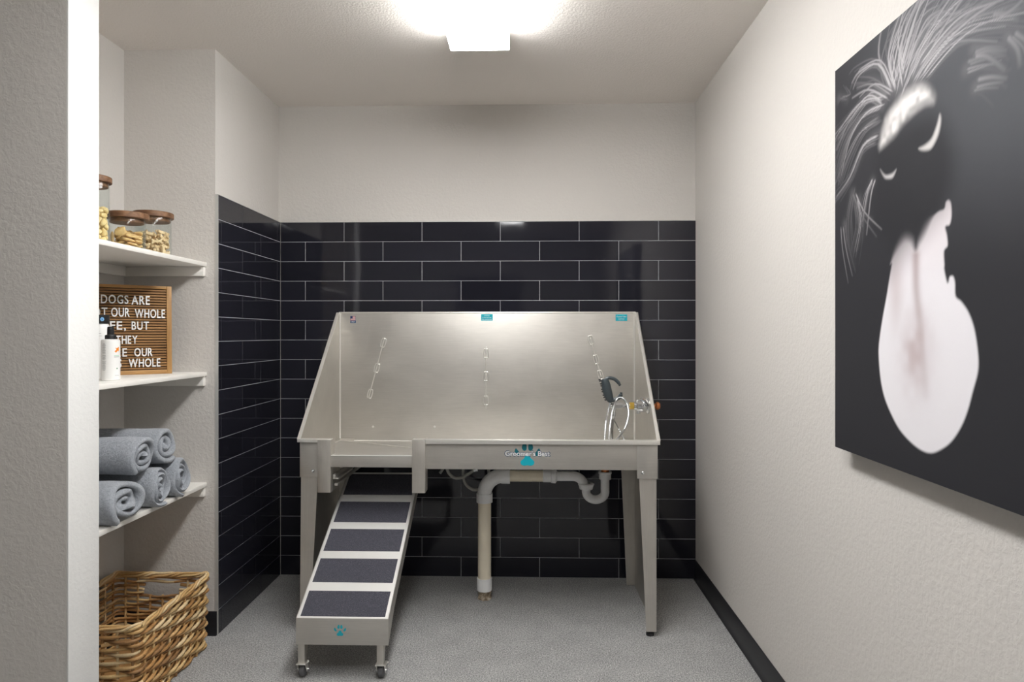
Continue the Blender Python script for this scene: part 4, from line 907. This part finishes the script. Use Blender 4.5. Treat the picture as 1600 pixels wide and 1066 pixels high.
# soft grey coat over the upper right, lamp sheen on the canvas painted in
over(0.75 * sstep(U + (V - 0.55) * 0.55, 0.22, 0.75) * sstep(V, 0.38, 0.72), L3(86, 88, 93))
over(0.8 * sstep(-sdist(smooth_poly([(0.20, 0.735), (0.30, 0.76), (0.44, 0.75), (0.50, 0.64), (0.46, 0.54), (0.36, 0.49), (0.27, 0.49), (0.19, 0.58)])), -0.03, 0.05), L3(36, 36, 40))
# fur: fans of fine tapering hairs along the guide strokes
fur = np.zeros(U.shape); fr_ = random.Random(9)
for gi, g_ in enumerate(HAIR):
    wide = gi < 5; faint = gi >= 18
    for rep in range(34 if wide else (8 if faint else (4 if len(g_) == 3 and g_[0][0] < 0.1 else 13))):
        sp_d = 0.034 if wide else 0.013
        ox, oy = fr_.gauss(0, sp_d), fr_.gauss(0, sp_d * 0.5); bend = fr_.gauss(0, 0.02 if wide else 0.012)
        P = [(x + ox * (0.6 + 0.6 * i / 3) , y + oy + bend * (i / max(1, len(g_) - 1)) ** 2) for i, (x, y) in enumerate(g_)]
        P = [(p.x, p.y) for p in spline([(a, b, 0) for a, b in P], 4)]
        d, t = ldist(P); wdt = (0.0024 if wide else (0.0042 if faint else 0.0018)) * fr_.uniform(0.6, 1.5)
        amp = (fr_.uniform(0.35, 0.7) if fr_.random() < 0.28 else fr_.uniform(0.05, 0.22)) * (0.4 if faint else 1.0)
        fur = np.maximum(fur, amp * np.exp(-(d / wdt) ** 2) * (1 - t * 0.75) * np.clip(t * 8 + 0.25, 0, 1))
        if rep == 0: fur = np.maximum(fur, (0.13 if wide else 0.06) * np.exp(-(d / (0.035 if wide else 0.014)) ** 2) * (1 - t))
over(np.clip(fur * 1.25, 0, 1), L3(206, 202, 204))
# pale tongue
T = smooth_poly(TONGUE, 4); dT = sdist(T)
soft = 0.004 + 0.03 * sstep(V, 0.44, 0.58) * sstep(-(U - 0.415), -0.02, 0.03)
mT = sstep(-dT, -soft * 0.7, soft * 1.3) * sstep(-(V - 0.59 - 0.55 * (U - 0.36)), -0.01, 0.16)
dg, tg = ldist([(p.x, p.y) for p in spline([(a, b, 0) for a, b in GROOVE], 4)])
tc = np.ones(U.shape + (3,)) * L3(226, 223, 227)
gp = np.exp(-(dg / 0.014) ** 2) * (1 - tg * 0.8) * 0.75
tc = tc * (1 - gp[..., None]) + L3(150, 128, 128) * gp[..., None]
bl = np.exp(-(((U - 0.36) / 0.055) ** 2 + ((V - 0.265) / 0.085) ** 2)) * (0.25 + 0.5 * vnoise(40, 3))
bl = np.maximum(bl, 0.45 * np.exp(-(((U - 0.29) / 0.03) ** 2 + ((V - 0.40) / 0.09) ** 2)))
tc = tc * (1 - bl[..., None]) + L3(176, 156, 156) * bl[..., None]
up_ = sstep(V, 0.36, 0.56)[..., None] * 0.35; tc = tc * (1 - up_) + L3(196, 176, 178) * up_
img = img * (1 - mT[..., None]) + tc * mT[..., None]
# glints on nose and lips
gN = sstep(-sdist(smooth_poly(NOSE, 4)), -0.006, 0.03)
tex = 0.45 + 0.55 * vnoise(78, 8) * (0.6 + 0.4 * vnoise(30, 2))
over(np.clip(gN * tex * 1.25, 0, 1), L3(226, 222, 220))
over(0.85 * sstep(-sdist(smooth_poly(CRES, 4)), -0.004, 0.008), L3(216, 212, 210))
over(0.85 * sstep(-sdist(smooth_poly(LIP, 4)), -0.004, 0.008), L3(206, 202, 202))
ny_, nx_ = U.shape
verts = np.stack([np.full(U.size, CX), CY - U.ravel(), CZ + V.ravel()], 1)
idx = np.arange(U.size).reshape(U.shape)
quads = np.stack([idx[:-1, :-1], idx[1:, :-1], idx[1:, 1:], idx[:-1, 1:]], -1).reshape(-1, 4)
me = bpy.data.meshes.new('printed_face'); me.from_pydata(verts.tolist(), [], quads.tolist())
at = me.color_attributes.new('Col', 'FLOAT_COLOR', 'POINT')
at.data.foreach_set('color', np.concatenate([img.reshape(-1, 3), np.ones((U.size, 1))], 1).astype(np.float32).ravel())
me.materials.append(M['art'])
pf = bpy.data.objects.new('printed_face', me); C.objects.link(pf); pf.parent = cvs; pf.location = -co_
ws = MB().bbox(CX + 0.0004, XR - 0.0005, CY - CW, CY, CZ, CZ + CH, 0.001).build('stretched_side', M['canvas_side'], cvs); ws.location = -co_
